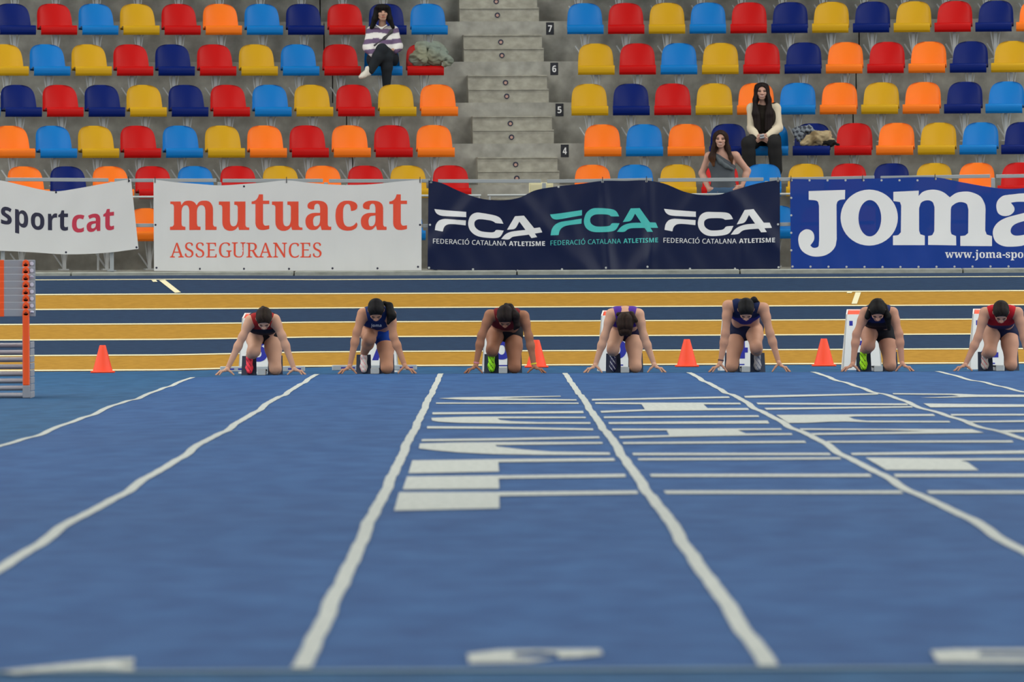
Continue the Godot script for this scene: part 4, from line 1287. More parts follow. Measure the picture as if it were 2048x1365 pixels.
func build_banners() -> void:
	# sportcat
	var sag := [Vector2(-120, 460), Vector2(0, 452), Vector2(20, 454), Vector2(70, 464), Vector2(130, 466), Vector2(180, 464), Vector2(228, 459), Vector2(260, 456)]
	var follow := func(q: Vector2) -> Vector2: return Vector2(q.x, q.y + curve_at(sag, q.x) - 460.0)
	banner({"label": "white sagging banner with dark blue and red sportcat lettering", "x0": -125.0, "x1": 262.0, "lean0": -4.0, "lean1": 15.0, "mat": M.banner_white,
		"top": [Vector2(-125, 355), Vector2(-60, 356), Vector2(0, 361), Vector2(45, 371), Vector2(85, 380), Vector2(112, 383), Vector2(150, 378), Vector2(200, 369), Vector2(262, 358)],
		"low": [Vector2(-125, 500), Vector2(0, 502), Vector2(60, 505), Vector2(125, 509), Vector2(200, 506), Vector2(262, 498)],
		"folds": [[30.0, 26.0, 0.02, -0.35, 0.9], [190.0, 40.0, 0.012, 0.4, 0.9], [110.0, 50.0, -0.012, 0.0, 1.0]],
		"prints": [["lettering", bent(text_tris("sport", "Droid Sans", true, Rect2(2, 415, 134, 55)), follow), M.print_navy, "dark blue sport lettering"], ["lettering", bent(text_tris("cat", "Droid Sans", true, Rect2(144, 418, 84, 43)), follow), M.print_crimson, "red cat lettering"]],
		"eyelets": [[112, 385], [132, 505], [273, 495], [258, 362]], "eyelet_mat": M.print_navy, "ties": [[257, 360]]})
	# mutuacat
	var creases := []
	for k in 14: creases.append([325.0 + k * 39.0 + 6.0 * sin(k * 2.1), 5.0, 0.009 if k % 2 else -0.009, 0.0, 0.4])
	creases.append([575.0, 60.0, 0.012, 0.0, 1.0])
	banner({"label": "white banner with red mutuacat assegurances lettering", "x0": 307.0, "x1": 843.0, "lean0": 1.0, "lean1": 0.0, "mat": M.banner_white,
		"top": [Vector2(307, 359), Vector2(345, 364), Vector2(395, 368), Vector2(440, 371), Vector2(490, 368), Vector2(530, 365), Vector2(573, 361), Vector2(620, 366), Vector2(680, 370), Vector2(740, 369), Vector2(790, 364), Vector2(843, 359)],
		"low": [Vector2(307, 542), Vector2(440, 543), Vector2(575, 542), Vector2(700, 542), Vector2(843, 541)], "folds": creases,
		"prints": [["lettering", text_tris("mutuacat", "Droid Serif", true, Rect2(340, 389, 474, 73)), M.print_red], ["lettering", text_tris("ASSEGURANCES", "Droid Serif", false, Rect2(340, 485, 303, 31)), M.print_red]],
		"eyelets": [[313, 536], [400, 538], [488, 538], [578, 538], [665, 537], [755, 537], [836, 534], [311, 450], [840, 450], [488, 373]], "eyelet_mat": M.print_navy, "ties": [[310, 361], [573, 361], [840, 361]]})
	# federation banner
	var teal := [Vector2(200, 0), Vector2(1100, 0)]
	var left := [Vector2(200, -44), Vector2(228, -41), Vector2(470, 14), Vector2(620, 42), Vector2(870, 60), Vector2(1047, 34), Vector2(1100, 30)]
	var right := [Vector2(200, -46), Vector2(228, -43), Vector2(470, 12), Vector2(600, 30), Vector2(870, 10), Vector2(1047, 0), Vector2(1100, 0)]
	var words := func(x0: float, x1: float, base: float, amp: Array) -> Array:
		var w := x1 - x0
		var bendw := func(q: Vector2) -> Vector2: return Vector2(q.x, q.y + curve_at(amp, (q.x - x0) / w))
		var t := bent(text_tris("FEDERACIÓ CATALANA", "Droid Sans", false, Rect2(x0, base - 12.4, w * 0.655, 12.4)), bendw)
		t.append_array(bent(text_tris("ATLETISME", "Droid Sans", true, Rect2(x0 + w * 0.678, base - 9.4, w * 0.322, 9.4)), bendw))
		return t
	banner({"label": "navy glossy banner with three white and teal FCA logos", "x0": 857.0, "x1": 1560.0, "lean0": -2.0, "lean1": 0.0, "mat": M.banner_navy,
		"top": [Vector2(857, 361), Vector2(882, 366), Vector2(920, 383), Vector2(960, 397), Vector2(1005, 401), Vector2(1040, 395), Vector2(1070, 381), Vector2(1115, 373), Vector2(1160, 368), Vector2(1205, 362), Vector2(1250, 362), Vector2(1293, 361), Vector2(1330, 368), Vector2(1370, 384), Vector2(1410, 391), Vector2(1440, 389), Vector2(1480, 377), Vector2(1520, 366), Vector2(1560, 360)],
		"low": [Vector2(855, 539), Vector2(900, 541), Vector2(975, 545), Vector2(1040, 548), Vector2(1080, 546), Vector2(1120, 543), Vector2(1210, 540), Vector2(1300, 539), Vector2(1370, 541), Vector2(1560, 541)],
		"folds": [[1212.0, 9.0, 0.022, -0.08, 0.5], [1300.0, 9.0, 0.02, -0.03, 0.5], [1258.0, 26.0, -0.014, 0.0, 0.4], [905.0, 22.0, 0.02, 0.9, 1.0], [1085.0, 26.0, 0.022, -0.9, 1.0], [1345.0, 22.0, 0.016, 0.8, 1.0], [1515.0, 22.0, 0.018, -0.9, 1.0], [1140.0, 18.0, 0.012, -0.5, 0.8], [1000.0, 70.0, -0.02, 0.0, 0.6], [1420.0, 60.0, -0.014, 0.0, 0.6], [1485.0, 8.0, 0.008, 0.0, 0.5]],
		"prints": [["logo", fca_logo(-878.0, left), M.print_white], ["logo", fca_logo(0.0, teal), M.print_teal, "teal logo"], ["logo", fca_logo(864.0, right), M.print_white],
			["small_lettering", words.call(866.0, 1090.0, 489.0, [Vector2(0, -2), Vector2(0.5, 2), Vector2(0.8, 3.5), Vector2(1, 3)]), M.print_white], ["small_lettering", words.call(1101.0, 1316.0, 489.0, [Vector2(0, 2), Vector2(0.5, -1), Vector2(1, -4)]), M.print_teal, "teal small lettering"], ["small_lettering", words.call(1327.0, 1550.0, 485.5, [Vector2(0, 0), Vector2(0.5, 2), Vector2(1, -0.5)]), M.print_white]],
		"eyelets": [[862, 365], [1117, 374], [1205, 364], [1293, 363], [1556, 362], [1556, 449], [1557, 535], [1470, 538], [1380, 538], [1295, 534], [1212, 536], [1124, 539], [1035, 542], [946, 539], [858, 536], [860, 450]], "eyelet_mat": M.galvanised, "ties": [[862, 362], [1205, 361], [1293, 360], [1556, 361]]})
	# blue banner with big white letters
	var o_out := PackedVector2Array()
	var o_in := PackedVector2Array()
	for k in 40:
		var a := TAU * k / 40.0
		o_out.append(Vector2(1540.0 + (800.0 + 231.0 * cos(a)) / 4.0315, 320.0 + (466.0 + 226.0 * sin(a)) / 4.0333))
		o_in.append(Vector2(1540.0 + (805.0 + 92.0 * cos(a)) / 4.0315, 320.0 + (471.0 + 147.0 * sin(a)) / 4.0333))
	var jj := v2([312, 252, 606, 242, 604, 318, 565, 323, 543, 338, 536, 362, 538, 640, 530, 690, 500, 735, 450, 768, 390, 780, 330, 775, 270, 745, 238, 700, 228, 640, 240, 595, 270, 568, 300, 560, 335, 572, 355, 605, 354, 648, 325, 690, 345, 708, 375, 708, 393, 692, 397, 640, 395, 370, 388, 340, 365, 327, 312, 322], 1540.0, 320.0, 4.032)
	var mm := v2([995, 258, 1200, 248, 1198, 292, 1230, 260, 1280, 243, 1340, 242, 1400, 262, 1450, 302, 1500, 268, 1560, 256, 1620, 260, 1690, 290, 1725, 340, 1738, 400, 1735, 570, 1748, 603, 1790, 615, 1790, 696, 1535, 694, 1535, 614, 1575, 610, 1598, 590, 1600, 400, 1590, 360, 1560, 343, 1520, 342, 1480, 362, 1458, 400, 1456, 560, 1464, 600, 1500, 615, 1502, 690, 1275, 686, 1275, 614, 1310, 605, 1325, 575, 1327, 380, 1315, 345, 1285, 327, 1245, 330, 1215, 350, 1202, 390, 1202, 570, 1212, 600, 1248, 612, 1248, 688, 992, 688, 992, 612, 1035, 606, 1055, 585, 1058, 370, 1048, 340, 995, 332], 1540.0, 320.0, 4.032)
	var aa := v2([1825, 380, 1835, 330, 1875, 292, 1920, 282, 1960, 278, 2040, 270, 2150, 275, 2220, 320, 2235, 400, 2235, 590, 2250, 615, 2290, 620, 2290, 690, 2150, 692, 2110, 650, 2050, 688, 1960, 700, 1880, 695, 1820, 660, 1797, 600, 1807, 545, 1850, 495, 1930, 458, 2050, 428, 2095, 412, 2095, 370, 2070, 342, 2000, 338, 1942, 345, 1970, 385, 1965, 420, 1930, 448, 1880, 452, 1840, 430], 1540.0, 320.0, 4.032)
	var ah := v2([1940, 572, 1955, 535, 2000, 508, 2095, 482, 2095, 565, 2060, 600, 1990, 612, 1952, 600], 1540.0, 320.0, 4.032)
	var folds := []
	for k in 9: folds.append([1600.0 + k * 62.0 + 9.0 * sin(k * 1.7), 14.0, 0.008 if k % 2 else -0.007, 0.02, 0.4])
	folds.append([1910.0, 30.0, 0.014, 0.8, 1.0])
	var eyes := []
	for k in 14:
		eyes.append([1585.0 + 36.0 * k, 534.5 - 0.6 * absf(k - 5.0) * 0.3])
		if k < 9: eyes.append([1581.0 + 36.0 * k + 2.0, 361.0 if k < 8 else 358.0])
	for k in 4: eyes.append([1582.5, 396.0 + 35.0 * k])
	banner({"label": "bright blue banner with huge white joma lettering and web address", "x0": 1580.0, "x1": 2220.0, "lean0": 2.0, "lean1": 0.0, "mat": M.banner_blue,
		"top": [Vector2(1580, 358), Vector2(1660, 359), Vector2(1755, 357), Vector2(1870, 355), Vector2(1920, 364), Vector2(1970, 373), Vector2(2010, 378), Vector2(2050, 376), Vector2(2120, 362), Vector2(2220, 353)],
		"low": [Vector2(1580, 539), Vector2(1700, 537), Vector2(1860, 537), Vector2(2050, 540), Vector2(2220, 538)], "folds": folds,
		"prints": [["letter", poly_tris(rounded(jj)), M.print_white], ["letter", ring_tris(o_out, o_in), M.print_white], ["letter", poly_tris(rounded(mm)), M.print_white], ["letter", poly_tris(holed(rounded(aa), rounded(ah))), M.print_white], ["web_address", text_tris("www.joma-sport.com", "Droid Serif", true, Rect2(1890, 500, 228, 21)), M.print_white]],
		"eyelets": eyes, "eyelet_mat": M.galvanised, "ties": [[1582, 359], [1725, 357], [1870, 355]]})

func build_fence() -> void:
	var o := thing("railing", "grey metal railing that carries the banners", "railing", pz(1000, 545, FENCE_Z))
	var base := o.position
	var posts := [5.0, 223.0, 439.0, 652.0, 870.0, 1088.0, 1310.0, 1533.0, 1755.0, 1986.0, 2200.0]
	var tops := [359.0, 361.0, 361.5, 362.0, 362.5, 363.0, 360.5, 359.5, 356.0, 353.0, 350.0]
	for k in posts.size():
		var a := pz(posts[k], tops[k] + 3.0, FENCE_Z)
		var st := begin()
		var low := bank_top() - 0.02
		box_into(st, Vector3(0, (a.y + low) * 0.5, 0), Vector3(0.045, a.y - low, 0.03), Transform3D(Basis(), Vector3(a.x, 0, FENCE_Z) - base), 0.004)
		box_into(st, Vector3(0, low + 0.035, 0), Vector3(0.1, 0.012, 0.1), Transform3D(Basis(), Vector3(a.x, 0, FENCE_Z) - base))
		part("fence_post", done(st), M.rail_grey, o)
		if k == posts.size() - 1: break
		for lev in [[0.0, 0.5], [90.0, 0.4]]:
			var p := pz(posts[k] + 6.0, tops[k] + lev[0], FENCE_Z + 0.022) - base
			var q := pz(posts[k + 1] - 6.0, tops[k + 1] + lev[0] - 0.6, FENCE_Z + 0.022) - base
			var st2 := begin()
			var d := (q - p)
			var xf := Transform3D(Basis(Vector3.BACK, atan2(d.y, d.x)), (p + q) * 0.5)
			box_into(st2, Vector3.ZERO, Vector3(d.length(), 0.042, 0.012), xf, 0.003)
			part("top_rail" if lev[0] == 0.0 else "middle_rail", done(st2), M.rail_grey, o)
	# pipe in front of the first seats
	var h := thing("guard_pipe", "thin pale horizontal pipe behind the banners", "pipe", Vector3(0, row_y(0), FENCE_Z - 0.55))
	var yb := h.position
	for seg in [[-60.0, 962.0], [975.0, 2120.0]]:
		var a := pz(seg[0], 391.0 - 0.0045 * (seg[0] - 1000.0), FENCE_Z - 0.55) - yb
		var b := pz(seg[1], 391.0 - 0.0045 * (seg[1] - 1000.0), FENCE_Z - 0.55) - yb
		part("pipe", tube_mesh(a, b, 0.014, 0.014, 10), M.pale_metal, h)
		var n := 4
		for k in n + 1:
			var p := a.lerp(b, clampf(float(k) / n, 0.004, 0.996))
			part("support", tube_mesh(Vector3(p.x, 0, p.z), p, 0.012, 0.012, 8), M.galvanised, h)
	var bx := pz(1082, 375, FENCE_Z - 0.9)
	var bo := thing("small_cabinet", "small cream cabinet at foot of aisle stairs behind the rail", "cabinet", Vector3(bx.x, row_y(0), bx.z))
	var hh := bx.y + 0.055 - row_y(0)
	part("cabinet_box", box_mesh(Vector3(0.28, 0.16, 0.16), 0.008, Vector3(0, hh - 0.08, 0)), M.cream, bo)
	part("stand", box_mesh(Vector3(0.06, hh - 0.16, 0.06), 0.004, Vector3(0, (hh - 0.16) * 0.5, 0)), M.rail_grey, bo)
	part("cabinet_door", box_mesh(Vector3(0.24, 0.12, 0.008), 0.002, Vector3(0, hh - 0.08, 0.083)), M.cream, bo)

func bank_top() -> float:
	return bank_h[7] + 0.055

# ------------------------------------------------------------------ hurdles
func build_hurdles() -> void:
	var near := pg(55, 797)
	var said := ["lowest, nearest", "second", "third", "fourth", "fifth", "sixth", "seventh", "topmost, rearmost"]
	var ppm := FOC / (CAM_Z - near.z)
	var xr := pz(72, 797, near.z).x
	var w := 1.2
	for k in 8:
		var at := Vector3(xr - w * 0.5 - 0.0043 * k, ground(near.x, near.z) + 0.0595 * k, near.z - 0.085 * k)
		var o := thing("hurdle", "grey and orange hurdle, %s of the nested hurdle stack" % said[k], "hurdle", at, 0.0, "stacked hurdles beside the track")
		var top := 0.757
		var bst := begin()
		box_into(bst, Vector3(0, top - 0.034, 0), Vector3(w, 0.064, 0.018), Transform3D(), 0.004)
		part("top_board", done(bst), M.board_grey, o)
		var mid := part("board_band", box_mesh(Vector3(w - 0.53, 0.064, 0.02), 0.003, Vector3(0, top - 0.034, 0.001)), M.hurdle_orange, o)
		mid.set_meta("label", "orange middle of the board")
		for s in [-1.0, 1.0]:
			var x: float = s * (w * 0.5 - 19.0 / ppm)
			var up := begin()
			box_into(up, Vector3(x, (top - 0.03 + 0.105) * 0.5, 0.022), Vector3(0.058, top - 0.135, 0.03), Transform3D(), 0.01)
			tube_into(up, Vector3(x, top - 0.03, 0.008), Vector3(x, top - 0.03, 0.037), 0.029, 0.027, 18)
			var u := part("upright", done(up), M.hurdle_orange, o)
			part("bolt", tube_mesh(Vector3(x, top - 0.034, 0.037), Vector3(x, top - 0.034, 0.043), 0.01, 0.008, 10), M.hurdle_dark, u)
			var bt := part("white_disc", tube_mesh(Vector3(s * (w * 0.5 - 0.03), top - 0.034 + [0.012, 0.0, 0.0, 0.0, 0.0, 0.004, 0.0, 0.0][k], 0.009), Vector3(s * (w * 0.5 - 0.03), top - 0.034, 0.014), 0.017, 0.016, 14), M.disc_white, o)
			bt.set_meta("label", "pale round disc")
			part("foot_socket", box_mesh(Vector3(0.062, 0.108, 0.05), 0.006, Vector3(x, 0.055, 0.022)), M.board_grey, o)
			part("foot_bar", box_mesh(Vector3(0.014, 0.056, 0.62), 0.004, Vector3(x + s * 0.034, 0.028, -0.27)), M.board_grey, o)
		part("cross_tube", tube_mesh(Vector3(-w * 0.5 + 0.08, 0.024, 0.02), Vector3(w * 0.5 - 0.08, 0.026, 0.02), 0.021, 0.021, 12), M.tube_grey, o)

# ------------------------------------------------------------------ floor
func build_floor() -> void:
	var o := structure("floor", "blue athletics hall floor with sprint lanes", "floor")
	var grid := func(x0: float, x1: float, z0: float, z1: float, dx: float, dz: float, lift: float) -> ArrayMesh:
		var nx := maxi(1, int(ceil((x1 - x0) / dx)))
		var nz := maxi(1, int(ceil((z1 - z0) / dz)))
		var st := begin()
		var p := func(i: int, j: int) -> Vector3:
			var x := lerpf(x0, x1, float(i) / nx)
			var z := lerpf(z0, z1, float(j) / nz)
			return Vector3(x, ground(x, z) + lift, z)
		for i in nx:
			for j in nz:
				quad(st, p.call(i, j), p.call(i + 1, j), p.call(i + 1, j + 1), p.call(i, j + 1), 1)
		return done(st)
	part("infield", grid.call(-12.0, 14.0, BANK_Z0, 69.0, 0.8, 0.35, 0.0), M.track_teal, o)
	part("hall_floor", box_mesh(Vector3(70, 0.3, 136), 0.0, Vector3(0, -0.3, 36)), M.track_teal, o)
	part("near_floor", box_mesh(Vector3(70, 0.02, 35), 0.0, Vector3(0, -0.01, 86.5)), M.track_teal, o)
	var lanes := []
	for k in 9: lanes.append(-2.945 + 1.2222 * k)
	part("sprint_track", grid.call(lanes[0] - 0.0, lanes[8], 0.0, 66.4, 0.6, 0.3, 0.002), M.track_blue, o)
	for k in 9:
		var st := begin()
		var n := 280
		var prev := []
		for j in n + 1:
			var z := lerpf(0.0, 66.2, pow(float(j) / n, 1.0))
			var wob := 0.004 * sin(z * 2.3 + k) + 0.002 * sin(z * 5.1 + k * 2.0)
			var c: float = lanes[k] + wob * 0.6
			var hw := 0.026
			var a := Vector3(c - hw, ground(c - hw, z) + 0.005, z)
			var b := Vector3(c + hw, ground(c + hw, z) + 0.005, z)
			if prev.size(): quad(st, prev[0], prev[1], b, a, 1)
			prev = [a, b]
		part("lane_line", done(st), M.paint_white, o)
	var put := func(q: Vector2) -> Vector3:
		var p := pg(q.x, q.y)
		return p + Vector3(0, 0.0065, 0)
	var sc := 3.793
	var shapes := [
		[760.0, [145, 940, 905, 938, 1950, 928, 1958, 952, 905, 968, 905, 1062, 108, 1080]],
		[760.0, [205, 820, 900, 812, 1858, 800, 1865, 824, 900, 835, 905, 912, 172, 918]],
		[760.0, [245, 697, 895, 688, 1775, 680, 1783, 700, 897, 710, 903, 782, 216, 795]],
		[760.0, [445, 223, 600, 215, 870, 211, 1365, 204, 1375, 209, 900, 222, 1490, 231, 1492, 240, 1000, 237, 640, 234]],
		[760.0, [425, 255, 1505, 256, 1508, 265, 425, 264]],
		[760.0, [398, 330, 1000, 326, 1540, 319, 1545, 336, 1000, 340, 398, 346]],
		[760.0, [390, 372, 640, 364, 900, 362, 1560, 364, 1562, 374, 890, 376, 910, 388, 1000, 398, 1200, 405, 1595, 405, 1597, 418, 1100, 417, 850, 414, 600, 410, 450, 402, 395, 393]],
		[760.0, [357, 436, 900, 440, 1615, 453, 1618, 467, 900, 455, 357, 453]],
		[760.0, [318, 535, 900, 528, 1660, 513, 1668, 528, 900, 544, 314, 551]],
		[760.0, [303, 568, 600, 560, 890, 558, 1685, 557, 1690, 570, 870, 580, 890, 592, 1100, 615, 1300, 630, 1740, 636, 1748, 654, 1200, 654, 850, 648, 600, 636, 400, 618, 295, 605]],
		[1100.0, [318, 228, 1355, 208, 1365, 220, 318, 240]],
		[1100.0, [343, 254, 690, 256, 1160, 256, 1440, 257, 1450, 269, 1165, 269, 1195, 298, 1500, 297, 1510, 312, 1195, 315, 720, 319, 390, 333, 382, 319, 720, 307, 695, 268, 343, 265]],
		[1100.0, [408, 362, 1580, 352, 1588, 365, 410, 374]],
		[1100.0, [443, 405, 1650, 393, 1665, 415, 448, 419]],
		[1100.0, [470, 454, 875, 455, 1415, 453, 1750, 452, 1760, 463, 1425, 466, 1485, 491, 1832, 489, 1840, 502, 1490, 506, 910, 517, 530, 529, 525, 512, 905, 504, 886, 468, 475, 468]],
		[1100.0, [552, 558, 1930, 547, 1945, 562, 556, 572]],
		[1100.0, [625, 640, 2118, 640, 2132, 656, 632, 657]],
		[1100.0, [665, 681, 2198, 674, 2210, 688, 672, 696]],
		[1100.0, [757, 801, 2425, 800, 2440, 822, 770, 822]],
		[1100.0, [862, 928, 2660, 928, 2682, 950, 880, 951]],
		[1508.0, [-75, 205, 0, 202, 940, 184, 945, 194, 0, 218, -68, 218]],
		[1508.0, [18, 256, 1160, 263, 1170, 275, 30, 269]],
		[1508.0, [78, 296, 1195, 283, 1205, 293, 95, 310]],
		[1508.0, [168, 350, 700, 346, 1360, 343, 1375, 357, 760, 361, 718, 366, 760, 382, 850, 394, 1480, 396, 1490, 407, 900, 406, 700, 400, 560, 402, 400, 410, 262, 411]],
		[1508.0, [345, 452, 1000, 456, 1650, 458, 1745, 486, 900, 496, 450, 503, 430, 489, 1000, 480, 1300, 474, 1000, 465, 360, 464]],
		[1508.0, [550, 549, 1955, 545, 1970, 559, 560, 561]],
		[1508.0, [735, 640, 2400, 617, 2400, 640, 745, 656]],
		[1508.0, [845, 676, 1500, 682, 2400, 680, 2400, 695, 1565, 697, 1620, 712, 1705, 772, 1005, 770]],
		[1508.0, [1060, 801, 2600, 800, 2600, 822, 1075, 823]],
		[1508.0, [1310, 929, 2800, 928, 2800, 949, 1330, 950]],
		[1508.0, [1052, 184, 1540, 188, 1700, 195, 2400, 196, 2400, 212, 1690, 212, 1400, 219, 1260, 218, 1560, 207, 1500, 197, 1058, 193]],
		[1508.0, [1285, 262, 1700, 267, 2400, 272, 2400, 286, 1500, 291, 1340, 292]],
		[1508.0, [1490, 343, 2400, 341, 2400, 353, 1500, 355]],
		[1508.0, [1615, 397, 2400, 386, 2400, 400, 1625, 407]],
		[1508.0, [1855, 467, 2400, 460, 2400, 476, 1880, 483]]]
	for s in shapes:
		var m := part("painted_stroke", laid(poly_tris(v2(s[1], s[0], 740.0, sc)), put, 14.0, Vector3.UP), M.paint_white, o)
		m.set_meta("label", "white painted stroke of the giant floor letters")
	for s in [[935, 1313, 1000, 1305, 1200, 1304, 1205, 1314, 1150, 1320, 1116, 1321, 1116, 1312, 1080, 1309, 1030, 1311, 1026, 1319, 1060, 1322, 1110, 1322, 1060, 1330, 938, 1332], [0, 1348, 60, 1341, 150, 1331, 220, 1324, 268, 1322, 268, 1331, 236, 1333, 268, 1338, 268, 1347, 200, 1344, 120, 1346, 30, 1353], [1862, 1307, 1910, 1304, 2100, 1304, 2100, 1310, 1960, 1310, 1955, 1318, 2100, 1320, 2100, 1330, 1875, 1329]]:
		var m := part("painted_digit", laid(poly_tris(v2(s, 0.0, 0.0, 1.0)), put, 20.0, Vector3.UP), M.paint_white, o)
		m.set_meta("label", "white painted lane digit lying across the lane")
	var fst := begin()
	for j in 16:
		var fx0 := lerpf(lanes[0], lanes[8], j / 16.0)
		var fx1 := lerpf(lanes[0], lanes[8], (j + 1) / 16.0)
		quad(fst, Vector3(fx0, ground(fx0, 66.3) + 0.005, 66.3), Vector3(fx1, ground(fx1, 66.3) + 0.005, 66.3), Vector3(fx1, ground(fx1, 66.42) + 0.005, 66.42), Vector3(fx0, ground(fx0, 66.42) + 0.005, 66.42), 1)
	var fl := part("finish_edge_line", done(fst), M.paint_grey, o)
	fl.set_meta("label", "pale line along the edge of the sprint track")
	# scraps of tape and dust on the track
	var b := structure("floor_bank", "banked track of yellow and blue lanes with white lines", "track")
	for k in 7:
		var st := begin()
		for j in 40:
			var x0 := -14.0 + j * 0.75
			var x1 := x0 + 0.75
			var z0 := BANK_Z0 - LANE_W * k
			var z1 := BANK_Z0 - LANE_W * (k + 1.0)
			if k == 6: z1 = BANK_Z0 - LANE_W * 6.999
			quad(st, Vector3(x0, bank_at(x0, z1), z1), Vector3(x1, bank_at(x1, z1), z1), Vector3(x1, bank_at(x1, z0), z0), Vector3(x0, bank_at(x0, z0), z0), 1)
		part("lane_surface", done(st), M.lane_yellow if k % 2 == 0 and k < 6 else M.lane_blue, b)
	for k in 7:
		var st := begin()
		for j in 40:
			var x0 := -14.0 + j * 0.75
			var x1 := x0 + 0.75
			var zc := BANK_Z0 - LANE_W * k - (0.05 if k == 0 else 0.0)
			var w := 0.04
			quad(st, Vector3(x0, bank_at(x0, zc - w) + 0.004, zc - w), Vector3(x1, bank_at(x1, zc - w) + 0.004, zc - w), Vector3(x1, bank_at(x1, zc + w) + 0.004, zc + w), Vector3(x0, bank_at(x0, zc + w) + 0.004, zc + w), 1)
		part("lane_line", done(st), M.line_cream, b)
	for s in [[318, 562, 330, 561, 362, 586, 350, 587], [303, 561.5, 312, 561, 315, 565, 306, 565], [1711, 586, 1722, 586, 1714, 609, 1703, 609], [1695, 585, 1705, 585, 1703, 587.5, 1693, 587.5]]:
		var m := part("stagger_mark", laid(poly_tris(v2(s, 0.0, 0.0, 1.0)), func(q: Vector2) -> Vector3: return pbank(q.x, q.y) + Vector3(0, 0.006, 0), 8.0, Vector3.UP), M.line_cream, b)
		m.set_meta("label", "short white mark across a lane")
	var kz := BANK_Z0 - LANE_W * 7.0
	var kerb := structure("trim_1", "pale grey concrete kerb along the top of the banked track", "kerb")
	for k in 12:
		var x0 := -15.0 + k * 2.55
		part("kerb_stone", box_mesh(Vector3(2.535, 0.5, 0.9), 0.012, Vector3(x0 + 1.27, bank_top() - 0.25, kz - 0.45)), M.concrete_pale, kerb)
	part("walkway", box_mesh(Vector3(31, 0.3, 3.2), 0.0, Vector3(0, row_y(0) - 0.17, -16.6)), M.concrete, kerb)

func build_hall() -> void:
	var z_c := 36.0
	var f := structure("wall_back", "plain grey hall wall behind the stand", "wall")
	part("panel", box_mesh(Vector3(72, 16, 0.4), 0.0, Vector3(0, 7, -32)), M.wall_grey, f)
	var g := structure("wall_front", "plain pale hall wall behind the finish", "wall")
	part("panel", box_mesh(Vector3(72, 16, 0.4), 0.0, Vector3(0, 7, 104)), M.wall_pale, g)
	for s in [["wall_left", -35.2], ["wall_right", 35.2]]:
		var w := structure(s[0], "plain pale side wall of the hall", "wall")
		part("panel", box_mesh(Vector3(0.4, 16, 137), 0.0, Vector3(s[1], 7, z_c)), M.wall_pale, w)
	var c := structure("ceiling", "pale hall ceiling with rows of light panels", "ceiling")
	part("panel", box_mesh(Vector3(72, 0.4, 137), 0.0, Vector3(0, 14.6, z_c)), M.wall_pale, c)

func build_lights() -> void:
	var k := 0
	for z in LIGHT_ROWS:
		for x in [-15.0, 15.0]:
			var o := thing("ceiling_light", "long white ceiling light panel under the hall roof", "light", Vector3(x, 14.2, z), 0.0, "ceiling light panels")
			part("housing", box_mesh(Vector3(22.2, 0.16, 1.7), 0.01, Vector3(0, 0.1, 0)), M.wall_pale, o)
			part("light_panel", box_mesh(Vector3(22.0, 0.02, 1.5), 0.0, Vector3(0, 0.0, 0)), M.lamp_glow, o)
			var l := AreaLight3D.new()
			l.name = "lamp"
			l.area_size = Vector2(22.0, 1.5)
			l.area_normalize_energy = true
			l.light_color = Color(1.0, 0.994, 0.962)
			l.light_energy = LIGHT_ENERGY
			l.shadow_enabled = true
			l.area_range = 150.0
			l.area_attenuation = 2.0
			l.basis = Basis(Vector3.RIGHT, -PI / 2)
			l.position = Vector3(0, -0.03, 0)
			o.add_child(l, true)
			k += 1

func build_windows() -> void:
	for n in 2:
		var sx := -1.0 if n == 0 else 1.0
		var o := structure("window_%d" % (n + 1), "long translucent glazed band high in the side wall", "window")
		for k in 12:
			part("window_pane", box_mesh(Vector3(0.05, 4.4, 9.7), 0.0, Vector3(sx * 34.9, 6.5, -20.0 + k * 10.0)), M.window_glow, o)
			part("window_frame", box_mesh(Vector3(0.12, 4.8, 0.16), 0.0, Vector3(sx * 34.9, 6.5, -25.0 + k * 10.0)), M.wall_pale, o)
		var l := AreaLight3D.new()
		l.name = "daylight"
		l.area_size = Vector2(119.0, 4.4)
		l.area_normalize_energy = true
		l.light_color = Color(0.97, 0.99, 1.0)
		l.light_energy = SIDE_ENERGY
		l.shadow_enabled = true
		l.area_range = 150.0
		l.area_attenuation = 2.0
		l.basis = Basis(Vector3.UP, PI / 2 * sx)
		l.position = Vector3(sx * 34.8, 6.5, 35.0)
		o.add_child(l, true)

const SIDE_ENERGY := 1400.0
const LIGHT_ROWS := [-16.0, -4.0, 8.0, 24.0, 42.0, 62.0, 84.0]
const LIGHT_ENERGY := 340.0

